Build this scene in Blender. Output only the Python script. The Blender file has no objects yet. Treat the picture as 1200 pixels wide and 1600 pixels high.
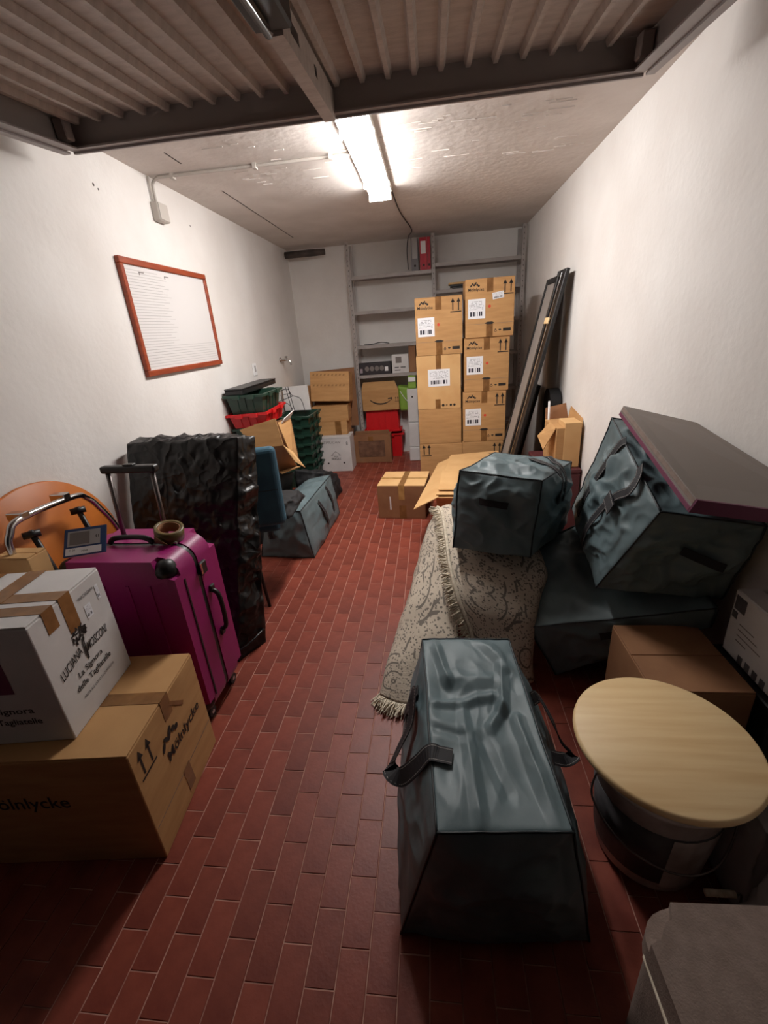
import bpy, bmesh, math, random
from mathutils import Vector, Matrix, Euler, noise
from math import sin, cos, pi, radians as rad
S = bpy.context.scene
C = S.collection
random.seed(7)
# ------------------------------------------------------------------ camera
cam_d = bpy.data.cameras.new('camera'); cam = bpy.data.objects.new('camera', cam_d); C.objects.link(cam)
cam_d.sensor_fit = 'HORIZONTAL'; cam_d.sensor_width = 36; cam_d.lens = 36*688.67/1200; cam_d.clip_start = .02
yw, pt, rl = -.12797, -.38616, -.07799
fw = Vector((sin(yw)*cos(pt), cos(yw)*cos(pt), sin(pt))); rt = Vector((cos(yw), -sin(yw), 0)); up = rt.cross(fw)
r2 = rt*cos(rl)+up*sin(rl); u2 = -rt*sin(rl)+up*cos(rl)
m = Matrix((r2, u2, -fw)).transposed().to_4x4(); m.translation = (0, 0, 1.5); cam.matrix_world = m
S.camera = cam
# ------------------------------------------------------------------ world (night outside), exposure
W = bpy.data.worlds.new('night'); S.world = W; W.use_nodes = True
W.node_tree.nodes['Background'].inputs[0].default_value = (.6, .55, .6, 1); W.node_tree.nodes['Background'].inputs[1].default_value = .002
S.view_settings.view_transform = 'Standard'; S.view_settings.look = 'None'; S.view_settings.gamma = 1
S.view_settings.exposure = 2.25
LAMP = 15.0
# ------------------------------------------------------------------ helpers
def srgb(r, g, b):
    f = lambda c: ((c/255+.055)/1.055)**2.4 if c > 10 else c/255/12.92
    return (f(r), f(g), f(b), 1)
def mat(name, col, rough=.6,  metal=0, col2=None, nscale=8, bump=0, bscale=200, var=0, spec=None, detail=4, emit=None, stretch=None, contrast=(.35, .65), coat=0, bumpdist=.002, fold=None):
    m = bpy.data.materials.new(name); m.use_nodes = True; nt = m.node_tree; N = nt.nodes; K = nt.links
    b = N['Principled BSDF']; b.inputs['Roughness'].default_value = rough; b.inputs['Metallic'].default_value = metal
    b.inputs['Base Color'].default_value = col
    if spec is not None: b.inputs['Specular IOR Level'].default_value = spec
    if coat: b.inputs['Coat Weight'].default_value = coat
    tc = N.new('ShaderNodeTexCoord'); src = tc.outputs['Object']
    if stretch:
        mp = N.new('ShaderNodeMapping'); mp.inputs['Scale'].default_value = stretch; K.new(src, mp.inputs[0]); src = mp.outputs[0]
    out = None
    if col2:
        n = N.new('ShaderNodeTexNoise'); n.inputs['Scale'].default_value = nscale; n.inputs['Detail'].default_value = detail; K.new(src, n.inputs[0])
        r = N.new('ShaderNodeValToRGB'); r.color_ramp.elements[0].position = contrast[0]; r.color_ramp.elements[1].position = contrast[1]
        r.color_ramp.elements[0].color = col; r.color_ramp.elements[1].color = col2; K.new(n.outputs[0], r.inputs[0]); out = r.outputs[0]
    if var:
        oi = N.new('ShaderNodeObjectInfo'); mr = N.new('ShaderNodeMapRange'); mr.inputs[3].default_value = 1-var; mr.inputs[4].default_value = 1+var
        K.new(oi.outputs['Random'], mr.inputs[0]); mx = N.new('ShaderNodeMix'); mx.data_type = 'RGBA'; mx.blend_type = 'MULTIPLY'; mx.inputs[0].default_value = 1
        if out: K.new(out, mx.inputs[6])
        else: mx.inputs[6].default_value = col
        cb = N.new('ShaderNodeCombineColor')
        for i in range(3): K.new(mr.outputs[0], cb.inputs[i])
        K.new(cb.outputs[0], mx.inputs[7]); out = mx.outputs[2]
    if out: K.new(out, b.inputs['Base Color'])
    if bump:
        n2 = N.new('ShaderNodeTexNoise'); n2.inputs['Scale'].default_value = bscale; n2.inputs['Detail'].default_value = 3; K.new(src, n2.inputs[0])
        bp = N.new('ShaderNodeBump'); bp.inputs['Strength'].default_value = bump; bp.inputs['Distance'].default_value = bumpdist; K.new(n2.outputs[0], bp.inputs['Height']); K.new(bp.outputs[0], b.inputs['Normal'])
    if fold:
        vo = N.new('ShaderNodeTexVoronoi'); vo.feature = 'F1'; vo.inputs['Scale'].default_value = fold[0]; dn = N.new('ShaderNodeTexNoise'); dn.inputs['Scale'].default_value = fold[0]*.6; K.new(src, dn.inputs[0])
        va = N.new('ShaderNodeMix'); va.data_type = 'VECTOR'; va.inputs[0].default_value = .35; K.new(src, va.inputs[4]); K.new(dn.outputs[1], va.inputs[5]); K.new(va.outputs[1], vo.inputs['Vector'])
        b2 = N.new('ShaderNodeBump'); b2.inputs['Strength'].default_value = fold[1]; b2.inputs['Distance'].default_value = fold[2]; K.new(vo.outputs['Distance'], b2.inputs['Height'])
        if bump: K.new(b2.outputs[0], bp.inputs['Normal'])
        else: K.new(b2.outputs[0], b.inputs['Normal'])
    if emit:
        b.inputs['Emission Color'].default_value = emit[0]; b.inputs['Emission Strength'].default_value = emit[1]
    return m
M = {}
M['wall'] = mat('painted_plaster', srgb(229, 225, 221), .85, col2=srgb(217, 211, 206), nscale=1.6, bump=.35, bscale=35, detail=6, bumpdist=.004)
M['ceil'] = mat('painted_concrete', srgb(222, 214, 208), .75, col2=srgb(208, 199, 192), nscale=3, bump=.6, bscale=22, detail=6, bumpdist=.006)
M['grout'] = mat('grout', srgb(196, 150, 134), .9, col2=srgb(160, 112, 98), nscale=14)
M['tile'] = mat('terracotta_tile', srgb(116, 50, 37), .45, col2=srgb(142, 70, 53), nscale=9, bump=.25, bscale=90, var=.14, detail=6, spec=.35)
M['card'] = mat('cardboard', srgb(196, 150, 98), .8, col2=srgb(182, 136, 86), nscale=5, bump=.12, bscale=60, var=.05, stretch=(1, 1, 6))
M['card_dark'] = mat('brown_cardboard', srgb(150, 106, 72), .8, col2=srgb(134, 92, 62), nscale=6, bump=.12, bscale=60, var=.05)
M['card_light'] = mat('pale_cardboard', srgb(214, 172, 118), .8, col2=srgb(204, 158, 104), nscale=5, bump=.1, bscale=60)
M['card_edge'] = mat('cut_cardboard_edge', srgb(150, 112, 72), .9)
M['tape'] = mat('brown_packing_tape', srgb(142, 100, 58), .25, col2=srgb(122, 84, 48), nscale=20, bump=.3, bscale=40)
M['tape_light'] = mat('clear_packing_tape', srgb(190, 150, 92), .2, col2=srgb(170, 128, 76), nscale=20, bump=.3, bscale=40)
M['ink'] = mat('black_ink', srgb(38, 30, 26), .7)
M['ink_grey'] = mat('grey_ink', srgb(120, 112, 108), .7)
M['red_ink'] = mat('red_ink', srgb(214, 70, 48), .7)
M['white'] = mat('white_paper', srgb(232, 230, 230), .6)
M['white_card'] = mat('white_cardboard', srgb(214, 210, 208), .65, col2=srgb(200, 196, 194), nscale=5, bump=.1, bscale=50)
M['bag'] = mat('woven_polypropylene', srgb(102, 119, 123), .5, col2=srgb(90, 107, 111), nscale=9, bump=.3, bscale=700, spec=.5, bumpdist=.0006, fold=(5, .22, .02))
M['web'] = mat('black_webbing', srgb(30, 28, 32), .7, bump=.4, bscale=500)
M['piping'] = mat('dark_piping', srgb(28, 38, 42), .5)
M['stitch'] = mat('pale_thread', srgb(170, 165, 160), .8)
M['blackplastic'] = mat('black_film', srgb(13, 11, 12), .34, spec=.4, fold=(11, .5, .025))
M['black'] = mat('black_plastic', srgb(26, 25, 26), .4)
M['blackcloth'] = mat('black_cloth', srgb(26, 25, 27), .75, bump=.3, bscale=300)
M['magenta'] = mat('magenta_shell', srgb(146, 24, 98), .38, bump=.5, bscale=260, bumpdist=.001, spec=.5)
M['chrome'] = mat('chrome', srgb(200, 198, 196), .16, metal=1)
M['steel'] = mat('grey_steel', srgb(120, 112, 110), .35, metal=.8)
M['velvet'] = mat('blue_velvet', srgb(58, 98, 116), .75, col2=srgb(44, 80, 98), nscale=7, bump=.2, bscale=200)
M['green'] = mat('green_crate_plastic', srgb(34, 62, 50), .38, var=.1)
M['redp'] = mat('red_crate_plastic', srgb(206, 24, 30), .4)
M['lime'] = mat('green_bag', srgb(126, 160, 56), .6)
M['orange'] = mat('orange_wood', srgb(198, 114, 44), .45, col2=srgb(186, 102, 38), nscale=6, stretch=(1, 1, 8))
M['pine'] = mat('pale_birch', srgb(250, 222, 172), .5, col2=srgb(226, 184, 126), nscale=3.2, stretch=(.8, 11, 1), detail=6, contrast=(.25, .85))
M['redwood'] = mat('red_brown_wood', srgb(160, 72, 40), .4, col2=srgb(140, 60, 34), nscale=10, stretch=(1, 1, 5))
M['doorgrey'] = mat('galvanised_grey', srgb(186, 172, 162), .5, col2=srgb(170, 156, 146), nscale=12, bump=.5, bscale=60, stretch=(1, 3, 1), bumpdist=.003)
M['doorframe'] = mat('grey_painted_steel', srgb(150, 140, 136), .45)
M['shelf'] = mat('grey_shelf_steel', srgb(166, 158, 154), .45, col2=srgb(154, 146, 142), nscale=9)
M['whiteboard'] = mat('glossy_whiteboard', srgb(222, 218, 216), .18)
M['line'] = mat('pale_grey_print', srgb(170, 166, 164), .4)
M['switch'] = mat('ivory_plastic', srgb(214, 208, 200), .45)
M['conduit'] = mat('pale_conduit', srgb(188, 180, 172), .5)
M['darkpipe'] = mat('dark_duct', srgb(84, 74, 68), .7, col2=srgb(60, 52, 48), nscale=10)
M['binder_grey'] = mat('grey_binder', srgb(120, 118, 122), .6, bump=.2, bscale=300)
M['binder_red'] = mat('red_binder', srgb(176, 28, 48), .5)
M['panelface'] = mat('taupe_board', srgb(118, 106, 98), .5)
M['plum'] = mat('plum_edge', srgb(104, 22, 66), .5)
M['plaster_white'] = mat('white_bucket_plastic', srgb(222, 212, 208), .5, col2=srgb(170, 156, 150), nscale=10)
M['label_grey'] = mat('grey_bucket_label', srgb(96, 92, 94), .5, col2=srgb(70, 66, 68), nscale=14)
M['blue_card'] = mat('navy_card', srgb(34, 62, 108), .4)
M['olive'] = mat('olive_tape', srgb(110, 92, 50), .3, col2=srgb(92, 76, 40), nscale=20)
M['cover'] = mat('taupe_fabric', srgb(140, 122, 112), .9, col2=srgb(128, 110, 100), nscale=40, bump=.5, bscale=260)
M['maroon'] = mat('maroon_case', srgb(84, 34, 36), .6)
M['greywood'] = mat('weathered_wood', srgb(140, 114, 98), .8, col2=srgb(104, 82, 68), nscale=5, stretch=(8, 1, 8), bump=.5, bscale=40)
M['sack'] = mat('white_sack', srgb(186, 182, 182), .5, bump=.3, bscale=60)
M['screen'] = mat('grey_pane', srgb(160, 152, 146), .3)
M['photo'] = mat('brown_print', srgb(92, 62, 46), .6, col2=srgb(124, 90, 68), nscale=14)
M['lilac'] = mat('lilac_print', srgb(150, 138, 146), .6)
M['amp'] = mat('dark_box_print', srgb(44, 38, 42), .5)
M['lit'] = mat('lit_diffuser', srgb(250, 250, 250), .4, emit=((1, .975, .95, 1), LAMP))

def label_mat(name, cols=1, seed=0):
    # white sticker with lines of small print and a barcode along its foot, all flat print
    m = bpy.data.materials.new(name); m.use_nodes = True; nt = m.node_tree; N = nt.nodes; K = nt.links; b = N['Principled BSDF']; b.inputs['Roughness'].default_value = .5
    tc = N.new('ShaderNodeTexCoord'); sp = N.new('ShaderNodeSeparateXYZ'); K.new(tc.outputs['UV'], sp.inputs[0])
    def math_(op, a, bb=None):
        n = N.new('ShaderNodeMath'); n.operation = op
        for i, v in enumerate((a, bb)):
            if v is None: continue
            if isinstance(v, (int, float)): n.inputs[i].default_value = v
            else: K.new(v, n.inputs[i])
        return n.outputs[0]
    def band(x, lo, hi): return math_('MULTIPLY', math_('GREATER_THAN', x, lo), math_('LESS_THAN', x, hi))
    u, v = sp.outputs[0], sp.outputs[1]
    wn = N.new('ShaderNodeTexWhiteNoise'); wn.noise_dimensions = '1D'; K.new(math_('FLOOR', math_('MULTIPLY', math_('ADD', u, seed), 46)), wn.inputs['W'])
    bar = math_('MULTIPLY', math_('GREATER_THAN', wn.outputs[0], .42), math_('MULTIPLY', band(v, .13, .36), band(u, .12, .88)))
    cx = N.new('ShaderNodeCombineXYZ'); K.new(math_('FLOOR', math_('MULTIPLY', u, 26)), cx.inputs[0]); K.new(math_('ADD', math_('FLOOR', math_('MULTIPLY', v, 13)), seed), cx.inputs[1])
    wn2 = N.new('ShaderNodeTexWhiteNoise'); wn2.noise_dimensions = '2D'; K.new(cx.outputs[0], wn2.inputs[0])
    row = math_('LESS_THAN', math_('FRACT', math_('MULTIPLY', v, 13)), .38)
    txt = math_('MULTIPLY', math_('MULTIPLY', math_('GREATER_THAN', wn2.outputs[0], .45), row), math_('MULTIPLY', band(v, .44, .88), band(u, .08, .92)))
    txt = math_('MULTIPLY', txt, .62)
    mx = N.new('ShaderNodeMix'); mx.data_type = 'RGBA'; K.new(math_('MAXIMUM', bar, txt), mx.inputs[0]); mx.inputs[6].default_value = srgb(234, 234, 238); mx.inputs[7].default_value = srgb(50, 48, 60)
    K.new(mx.outputs[2], b.inputs['Base Color']); return m
M['label'] = label_mat('shipping_label', 1, 0); M['label2'] = label_mat('wide_label', 2, 5)

def link(o, parent=None):
    C.objects.link(o)
    if parent is not None: o.parent = parent
    return o
def tag(o, label=None, cat=None, group=None, kind=None):
    for k, v in (('label', label), ('category', cat), ('group', group), ('kind', kind)):
        if v: o[k] = v
    return o
def empty(name, loc, rz=0, label=None, cat=None, group=None, rot=None):
    o = bpy.data.objects.new(name, None); o.empty_display_size = .05; o.location = loc; o.rotation_euler = rot if rot else (0, 0, rz); C.objects.link(o)
    return tag(o, label, cat, group)
def obj(name, bm, m, parent=None, smooth=False, recalc=True):
    if recalc: bmesh.ops.recalc_face_normals(bm, faces=bm.faces)
    me = bpy.data.meshes.new(name); bm.to_mesh(me); bm.free(); me.materials.append(M[m] if isinstance(m, str) else m)
    if smooth:
        for p in me.polygons: p.use_smooth = True
        if smooth == 'auto': me.set_sharp_from_angle(angle=rad(32))
    o = bpy.data.objects.new(name, me); return link(o, parent)
def bx(bm, x0, x1, y0, y1, z0, z1, mtx=None):
    c = [Vector((x, y, z)) for x in (x0, x1) for y in (y0, y1) for z in (z0, z1)]
    if mtx: c = [mtx @ v for v in c]
    v = [bm.verts.new(p) for p in c]
    for f in ((0, 1, 3, 2), (4, 6, 7, 5), (0, 4, 5, 1), (2, 3, 7, 6), (0, 2, 6, 4), (1, 5, 7, 3)): bm.faces.new([v[i] for i in f])
    return v
def box(name, r, m, parent=None, bev=0, seg=1, smooth=False, mtx=None):
    bm = bmesh.new(); bx(bm, *r, mtx=mtx)
    if bev: bmesh.ops.bevel(bm, geom=list(bm.edges), offset=bev, segments=seg, profile=.5, affect='EDGES')
    return obj(name, bm, m, parent, smooth=smooth)
def hexa(name, c, m, parent=None, bev=0):   # eight corners: bottom four then top four, each counter-clockwise
    bm = bmesh.new(); v = [bm.verts.new(p) for p in c]
    for f in ((3, 2, 1, 0), (4, 5, 6, 7), (0, 1, 5, 4), (1, 2, 6, 5), (2, 3, 7, 6), (3, 0, 4, 7)): bm.faces.new([v[i] for i in f])
    if bev: bmesh.ops.bevel(bm, geom=list(bm.edges), offset=bev, segments=2, profile=.5, affect='EDGES')
    return obj(name, bm, m, parent)
def tube_bm(bm, pts, r, n=8, cap=True):
    pts = [Vector(p) for p in pts]; rings = []; prev = None
    for i, p in enumerate(pts):
        t = (pts[min(i+1, len(pts)-1)]-pts[max(i-1, 0)]).normalized()
        if prev is None: a = t.orthogonal().normalized()
        else: a = (prev-t*prev.dot(t)).normalized()
        prev = a; b = t.cross(a)
        rr = r[i] if isinstance(r, (list, tuple)) else r
        rings.append([bm.verts.new(p+(a*cos(2*pi*k/n)+b*sin(2*pi*k/n))*rr) for k in range(n)])
    for A, B in zip(rings, rings[1:]):
        for k in range(n): bm.faces.new((A[k], A[(k+1) % n], B[(k+1) % n], B[k]))
    if cap: bm.faces.new(rings[0][::-1]); bm.faces.new(rings[-1])
def tube(name, pts, r, m, parent=None, n=8):
    bm = bmesh.new(); tube_bm(bm, pts, r, n); return obj(name, bm, m, parent, smooth=True)
def smooth_path(pts, k=6):
    P = [Vector(p) for p in pts]; out = []
    for i in range(len(P)-1):
        a, b, c, d = P[max(i-1, 0)], P[i], P[i+1], P[min(i+2, len(P)-1)]
        for j in range(k):
            t = j/k; out.append(.5*((2*b)+(-a+c)*t+(2*a-5*b+4*c-d)*t*t+(-a+3*b-3*c+d)*t**3))
    out.append(P[-1]); return out
def lathe(name, prof, m, parent=None, n=32, cx=0, cy=0, smooth=True):
    bm = bmesh.new(); R = []
    for r, z in prof: R.append([bm.verts.new((cx+r*cos(2*pi*k/n), cy+r*sin(2*pi*k/n), z)) for k in range(n)] if r > 1e-6 else [bm.verts.new((cx, cy, z))])
    for A, B in zip(R, R[1:]):
        for k in range(n):
            if len(A) == 1: bm.faces.new((A[0], B[k], B[(k+1) % n]))
            elif len(B) == 1: bm.faces.new((A[k], A[(k+1) % n], B[0]))
            else: bm.faces.new((A[k], A[(k+1) % n], B[(k+1) % n], B[k]))
    return obj(name, bm, m, parent, smooth=smooth)
# face frames of a box whose base centre is the origin: origin, u, v, n
def face(w, d, h, f):
    X, Y, Z = Vector((1, 0, 0)), Vector((0, 1, 0)), Vector((0, 0, 1))
    return {'front': (Vector((-w/2, -d/2, 0)), X, Z, -Y), 'right': (Vector((w/2, -d/2, 0)), Y, Z, X), 'left': (Vector((-w/2, d/2, 0)), -Y, Z, -X),
            'top': (Vector((-w/2, -d/2, h)), X, Y, Z), 'back': (Vector((w/2, d/2, 0)), -X, Z, Y)}[f]
def fmat(fr, u, v, off=0, ang=0):
    o, U, V, N = fr; p = o+U*u+V*v+N*off
    a = U*cos(ang)+V*sin(ang); b = -U*sin(ang)+V*cos(ang)
    mm = Matrix((a, b, N)).transposed().to_4x4(); mm.translation = p; return mm
def decal(parent, fr, u, v, w, h, m, name='label', ang=0, off=.0004, th=.0006):
    bm = bmesh.new(); uvl = bm.loops.layers.uv.new('uv'); mm = fmat(fr, u, v, 0, ang)
    c = [(-w/2, -h/2), (w/2, -h/2), (w/2, h/2), (-w/2, h/2)]
    a = [bm.verts.new(mm @ Vector((x, y, off))) for x, y in c]; t = [bm.verts.new(mm @ Vector((x, y, off+th))) for x, y in c]
    f = bm.faces.new(t)
    for l, uv in zip(f.loops, ((0, 0), (1, 0), (1, 1), (0, 1))): l[uvl].uv = uv
    for i in range(4): bm.faces.new((a[i], a[(i+1) % 4], t[(i+1) % 4], t[i]))
    return obj(name, bm, m, parent, recalc=False)
def polys(parent, fr, u, v, shapes, m, name='printed_mark', sc=1, ang=0, off=.0006):
    bm = bmesh.new(); mm = fmat(fr, u, v, off, ang)
    for s in shapes:
        vs = [bm.verts.new(mm @ Vector((x*sc, y*sc, 0))) for x, y in s]; bm.faces.new(vs)
    o = obj(name, bm, m, parent, recalc=False)
    if len(shapes) > 1: o['kind'] = 'stuff'
    return o
_txt = {}
def text(parent, fr, u, v, body, width, m='ink', name='printed_lettering', ang=0, off=.0007, height=None, shear=0, bold=0):
    key = (body, shear, bold)
    if key not in _txt:
        cu = bpy.data.curves.new('t', 'FONT'); cu.body = body; cu.resolution_u = 3; cu.align_x = 'CENTER'; cu.shear = shear; cu.offset = bold
        t = bpy.data.objects.new('t', cu); C.objects.link(t); bpy.context.view_layer.update()
        me = bpy.data.meshes.new_from_object(t.evaluated_get(bpy.context.evaluated_depsgraph_get()))
        bpy.data.objects.remove(t); xs = [q.co.x for q in me.vertices]; ys = [q.co.y for q in me.vertices]
        _txt[key] = (me, min(xs), max(xs), min(ys), max(ys))
    me, x0, x1, y0, y1 = _txt[key]; me = me.copy(); s = width/(x1-x0); sy = height/(y1-y0) if height else s
    mm = fmat(fr, u, v, off, ang)
    for q in me.vertices: q.co = mm @ Vector(((q.co.x-(x0+x1)/2)*s, (q.co.y-(y0+y1)/2)*sy, 0))
    me.materials.clear(); me.materials.append(M[m]); me.name = name
    return link(bpy.data.objects.new(name, me), parent)
def ell(cx, cy, a, b, ang=0, n=14): return [(cx+a*cos(2*pi*k/n)*cos(ang)-b*sin(2*pi*k/n)*sin(ang), cy+a*cos(2*pi*k/n)*sin(ang)+b*sin(2*pi*k/n)*cos(ang)) for k in range(n)]
def rect(x0, y0, x1, y1): return [(x0, y0), (x1, y0), (x1, y1), (x0, y1)]
def line2(x0, y0, x1, y1, t):
    d = math.hypot(x1-x0, y1-y0); nx, ny = -(y1-y0)/d*t/2, (x1-x0)/d*t/2
    return [(x0-nx, y0-ny), (x1-nx, y1-ny), (x1+nx, y1+ny), (x0+nx, y0+ny)]
ARROWS = [rect(-.031, 0, -.021, .08), [(-.044, .068), (-.008, .068), (-.026, .105)], rect(.021, 0, .031, .08), [(.008, .068), (.044, .068), (.026, .105)], rect(-.05, -.016, .05, -.007)]
LOGO = [ell(-.045, -.004, .02, .008, .9), ell(-.022, .008, .02, .008, -.9), ell(.002, .01, .026, .010, .95), ell(.026, .002, .012, .012), ell(.044, -.010, .013, .012)]
SMALLM = [line2(-.07, -.01, -.058, .012, .005), line2(-.058, .012, -.046, -.01, .005), line2(-.066, -.013, -.05, -.013, .005),
          ell(-.018, .002, .013, .006), rect(-.0195, -.012, -.0165, 0), rect(.01, -.012, .08, .014)]

def carton(name, label, loc, w, d, h, rz=0, m='card', group=None, cat='box', seam='y', tape=None, bev=.004, rot=None, tapew=.05, over=.09, flaps=True):
    r = empty(name, loc, rz, label, cat, group, rot)
    hb = h-.006 if flaps else h
    box('body', (-w/2, w/2, -d/2, d/2, 0, hb), m, r, bev=bev, seg=2)
    if flaps:
        if seam == 'y':
            box('flap', (-w/2+.002, -.0015, -d/2+.002, d/2-.002, hb+.0002, h), m, r, bev=.001); box('flap', (.0015, w/2-.002, -d/2+.002, d/2-.002, hb+.0002, h), m, r, bev=.001)
        else:
            box('flap', (-w/2+.002, w/2-.002, -d/2+.002, -.0015, hb+.0002, h), m, r, bev=.001); box('flap', (-w/2+.002, w/2-.002, .0015, d/2-.002, hb+.0002, h), m, r, bev=.001)
    if tape:
        t = tapew/2; bm = bmesh.new(); e = .0012
        if seam == 'y': bx(bm, -t, t, -d/2-e, d/2+e, h+.0002, h+e); bx(bm, -t, t, -d/2-e, -d/2-.0002, h-over, h+e); bx(bm, -t, t, d/2+.0002, d/2+e, h-over, h+e)
        else: bx(bm, -w/2-e, w/2+e, -t, t, h+.0002, h+e); bx(bm, w/2+.0002, w/2+e, -t, t, h-over, h+e); bx(bm, -w/2-e, -w/2-.0002, -t, t, h-over, h+e)
        obj('packing_tape', bm, tape, r)
    return r
# ------------------------------------------------------------------ room shell
XL, XR, YB, YF, H = -1.65, 1.05, 5.8, -.02, 2.46
def st(o): o['kind'] = 'structure'; return o
T = .12
st(box('wall_left', (XL-T, XL, YF, YB+T, -.1, H+.1), 'wall')); st(box('wall_right', (XR, XR+T, YF, YB+T, -.1, H+.1), 'wall'))
st(box('wall_back', (XL, XR, YB, YB+T, -.1, H+.1), 'wall'))
ceil = st(box('ceiling', (XL, XR, YF, YB, H, H+.1), 'ceil'))
floor = st(box('floor', (XL, XR, YF-.4, YB, -.1, -.0025), 'grout'))
# raised ridges of old shuttering marks on the ceiling
random.seed(3)
bm = bmesh.new()
for k in range(70):
    y = 2.72+random.random()*.75; x = -1.2+random.random()*2.1; L = .03+random.random()*.10
    bx(bm, x, x+L, y, y+.004+random.random()*.004, H-.0025-random.random()*.003, H+.001)
ridge = obj('plaster_ridges', bm, 'ceil', ceil); ridge['kind'] = 'stuff'
# cracks between ceiling slabs
box('slab_joint', (-1.376, -1.368, 3.45, 5.12, H-.0012, H+.001), 'darkpipe', ceil); box('slab_joint', (-1.375, -1.367, 2.75, 2.92, H-.0012, H+.001), 'darkpipe', ceil)
# floor tiles in running bond
TW, TL, X0, Y0 = .07853, .1662, -.8361, .8707
g = .0032
tme = []
for k in range(3):
    bm = bmesh.new(); random.seed(k); bx(bm, g/2, TW-g/2, g/2, TL-g/2, -.006, 0)
    for vv in bm.verts:
        if vv.co.z > -.001: vv.co.z -= random.random()*.0006
    bmesh.ops.bevel(bm, geom=[e for e in bm.edges if all(v.co.z > -.003 for v in e.verts)], offset=.0011, segments=1, affect='EDGES')
    bmesh.ops.recalc_face_normals(bm, faces=bm.faces)
    me = bpy.data.meshes.new('tile'); bm.to_mesh(me); bm.free(); me.materials.append(M['tile']); tme.append(me)
cells = []
for i in range(-11, 25):
    for j in range(-10, 31):
        x = X0+i*TW; y = Y0+(j*2+(i % 2))*TL/2
        if x < XL or x+TW > XR or y < YF-.38 or y+TL > YB: continue
        cx, cy = x+TW/2, y+TL/2
        seen = .42 < cy < 4.3 and (-.98 < cx < -.02 if cy > 1.35 else -.98 < cx < -.08)
        cells.append((0 if seen else 1, cy, x, y))
cells.sort()
random.seed(5); rest = bmesh.new(); n = 0
for s, cy, x, y in cells:
    if s == 0 and n < 300:
        o = bpy.data.objects.new('tile', tme[n % 3]); o.location = (x, y, random.uniform(-.0008, 0)); link(o, floor); n += 1
    else: bx(rest, x+g/2, x+TW-g/2, y+g/2, y+TL-g/2, -.006, -.0003)
o = obj('tiles_beyond', rest, 'tile', floor); o['kind'] = 'stuff'

# ------------------------------------------------------------------ overhead garage door, swung up under the ceiling
door = st(empty('door_1', (0, 2.17, 2.30), rot=(.1, 0, 0)))
xa, xb, Ld = -1.483, .793, 2.45
bm = bmesh.new(); bx(bm, xa, xb, -.006, 0, 0, .11); bx(bm, xa, xb, -.035, -.0, 0, .006); obj('end_beam', bm, 'doorframe', door)
box('seal_lip', (xa, xb, -.0, .014, -.008, .004), 'doorframe', door)
for s, x in ((1, xa), (-1, xb)):
    bm = bmesh.new(); bx(bm, *sorted((x, x+s*.006)), -Ld, -.007, .001, .11); bx(bm, *sorted((x, x+s*.05)), -Ld, -.04, -.004, .002); bx(bm, *sorted((x-s*.03, x)), -Ld, -.02, -.012, -.004); obj('side_rail', bm, 'doorframe', door)
    box('corner_bracket', (*sorted((x+s*.01, x+s*.055)), -.09, -.04, .02, .09), 'doorframe', door, bev=.005)
box('corrugated_sheet', (xa+.01, xb-.01, -Ld, -.012, .100, .104), 'doorgrey', door)
k = 0; x = xa+.07
while x < xb-.05:
    bm = bmesh.new(); vs = []
    for y in (-Ld, -.02):
        for dx, z in ((-.017, .0995), (-.008, .078), (.008, .078), (.017, .0995)): vs.append(bm.verts.new((x+dx, y, z)))
    for q in range(3): bm.faces.new((vs[q], vs[q+1], vs[q+5], vs[q+4]))
    bm.faces.new(vs[:4]); bm.faces.new(vs[4:])
    obj('rib', bm, 'doorgrey', door); x += .0985
r = obj('lock_rail', (lambda b: (bx(b, -.392, -.347, -.72, -.012, -.018, .075), b)[1])(bmesh.new()), 'doorgrey', door)
for y in (-.38, -.64): decal(r, (Vector((-.347, y+.05, .03)), Vector((0, 1, 0)), Vector((0, 0, 1)), Vector((1, 0, 0))), 0, 0, (.03 if y > -.5 else .09), .028, 'black', 'slot')
box('lock_case', (-.42, -.32, -1.1, -.725, -.012, .075), 'black', door, bev=.006)
tube('lock_bolt', [(-.375, -1.4, -.026), (-.375, -.76, -.026)], .012, 'chrome', door)
box('lock_rail_end', (-.395, -.345, -2.2, -1.105, -.018, .07), 'doorframe', door)

# ------------------------------------------------------------------ fluorescent fixture
fx = empty('ceiling_light', (-.335, 3.04, H), 0, 'long lit fluorescent batten fixed under the ceiling', 'ceiling light')
box('tray', (-.085, .085, -.74, .74, -.035, -.0005), 'switch', fx, bev=.004)
bm = bmesh.new(); n = 12; prof = [(-.078+.156*k/n, -.036-.052*sin(pi*k/n)**.6) for k in range(n+1)]
A = [bm.verts.new((x, -.72, z)) for x, z in prof]; B = [bm.verts.new((x, .72, z)) for x, z in prof]
for a in range(n): bm.faces.new((A[a], A[a+1], B[a+1], B[a]))
bm.faces.new(A); bm.faces.new(B[::-1]); bm.faces.new((A[0], B[0], B[-1], A[-1])); obj('diffuser', bm, 'lit', fx, smooth=False)
for y in (-.735, .72): box('end_cap', (-.08, .08, y, y+.015, -.088, -.035), 'switch', fx, bev=.003)
for x in (-.083, .083):
    for y in (-.6, -.35, .5): box('clip', (x-.005, x+.005, y, y+.03, -.06, -.03), 'switch', fx)

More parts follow.
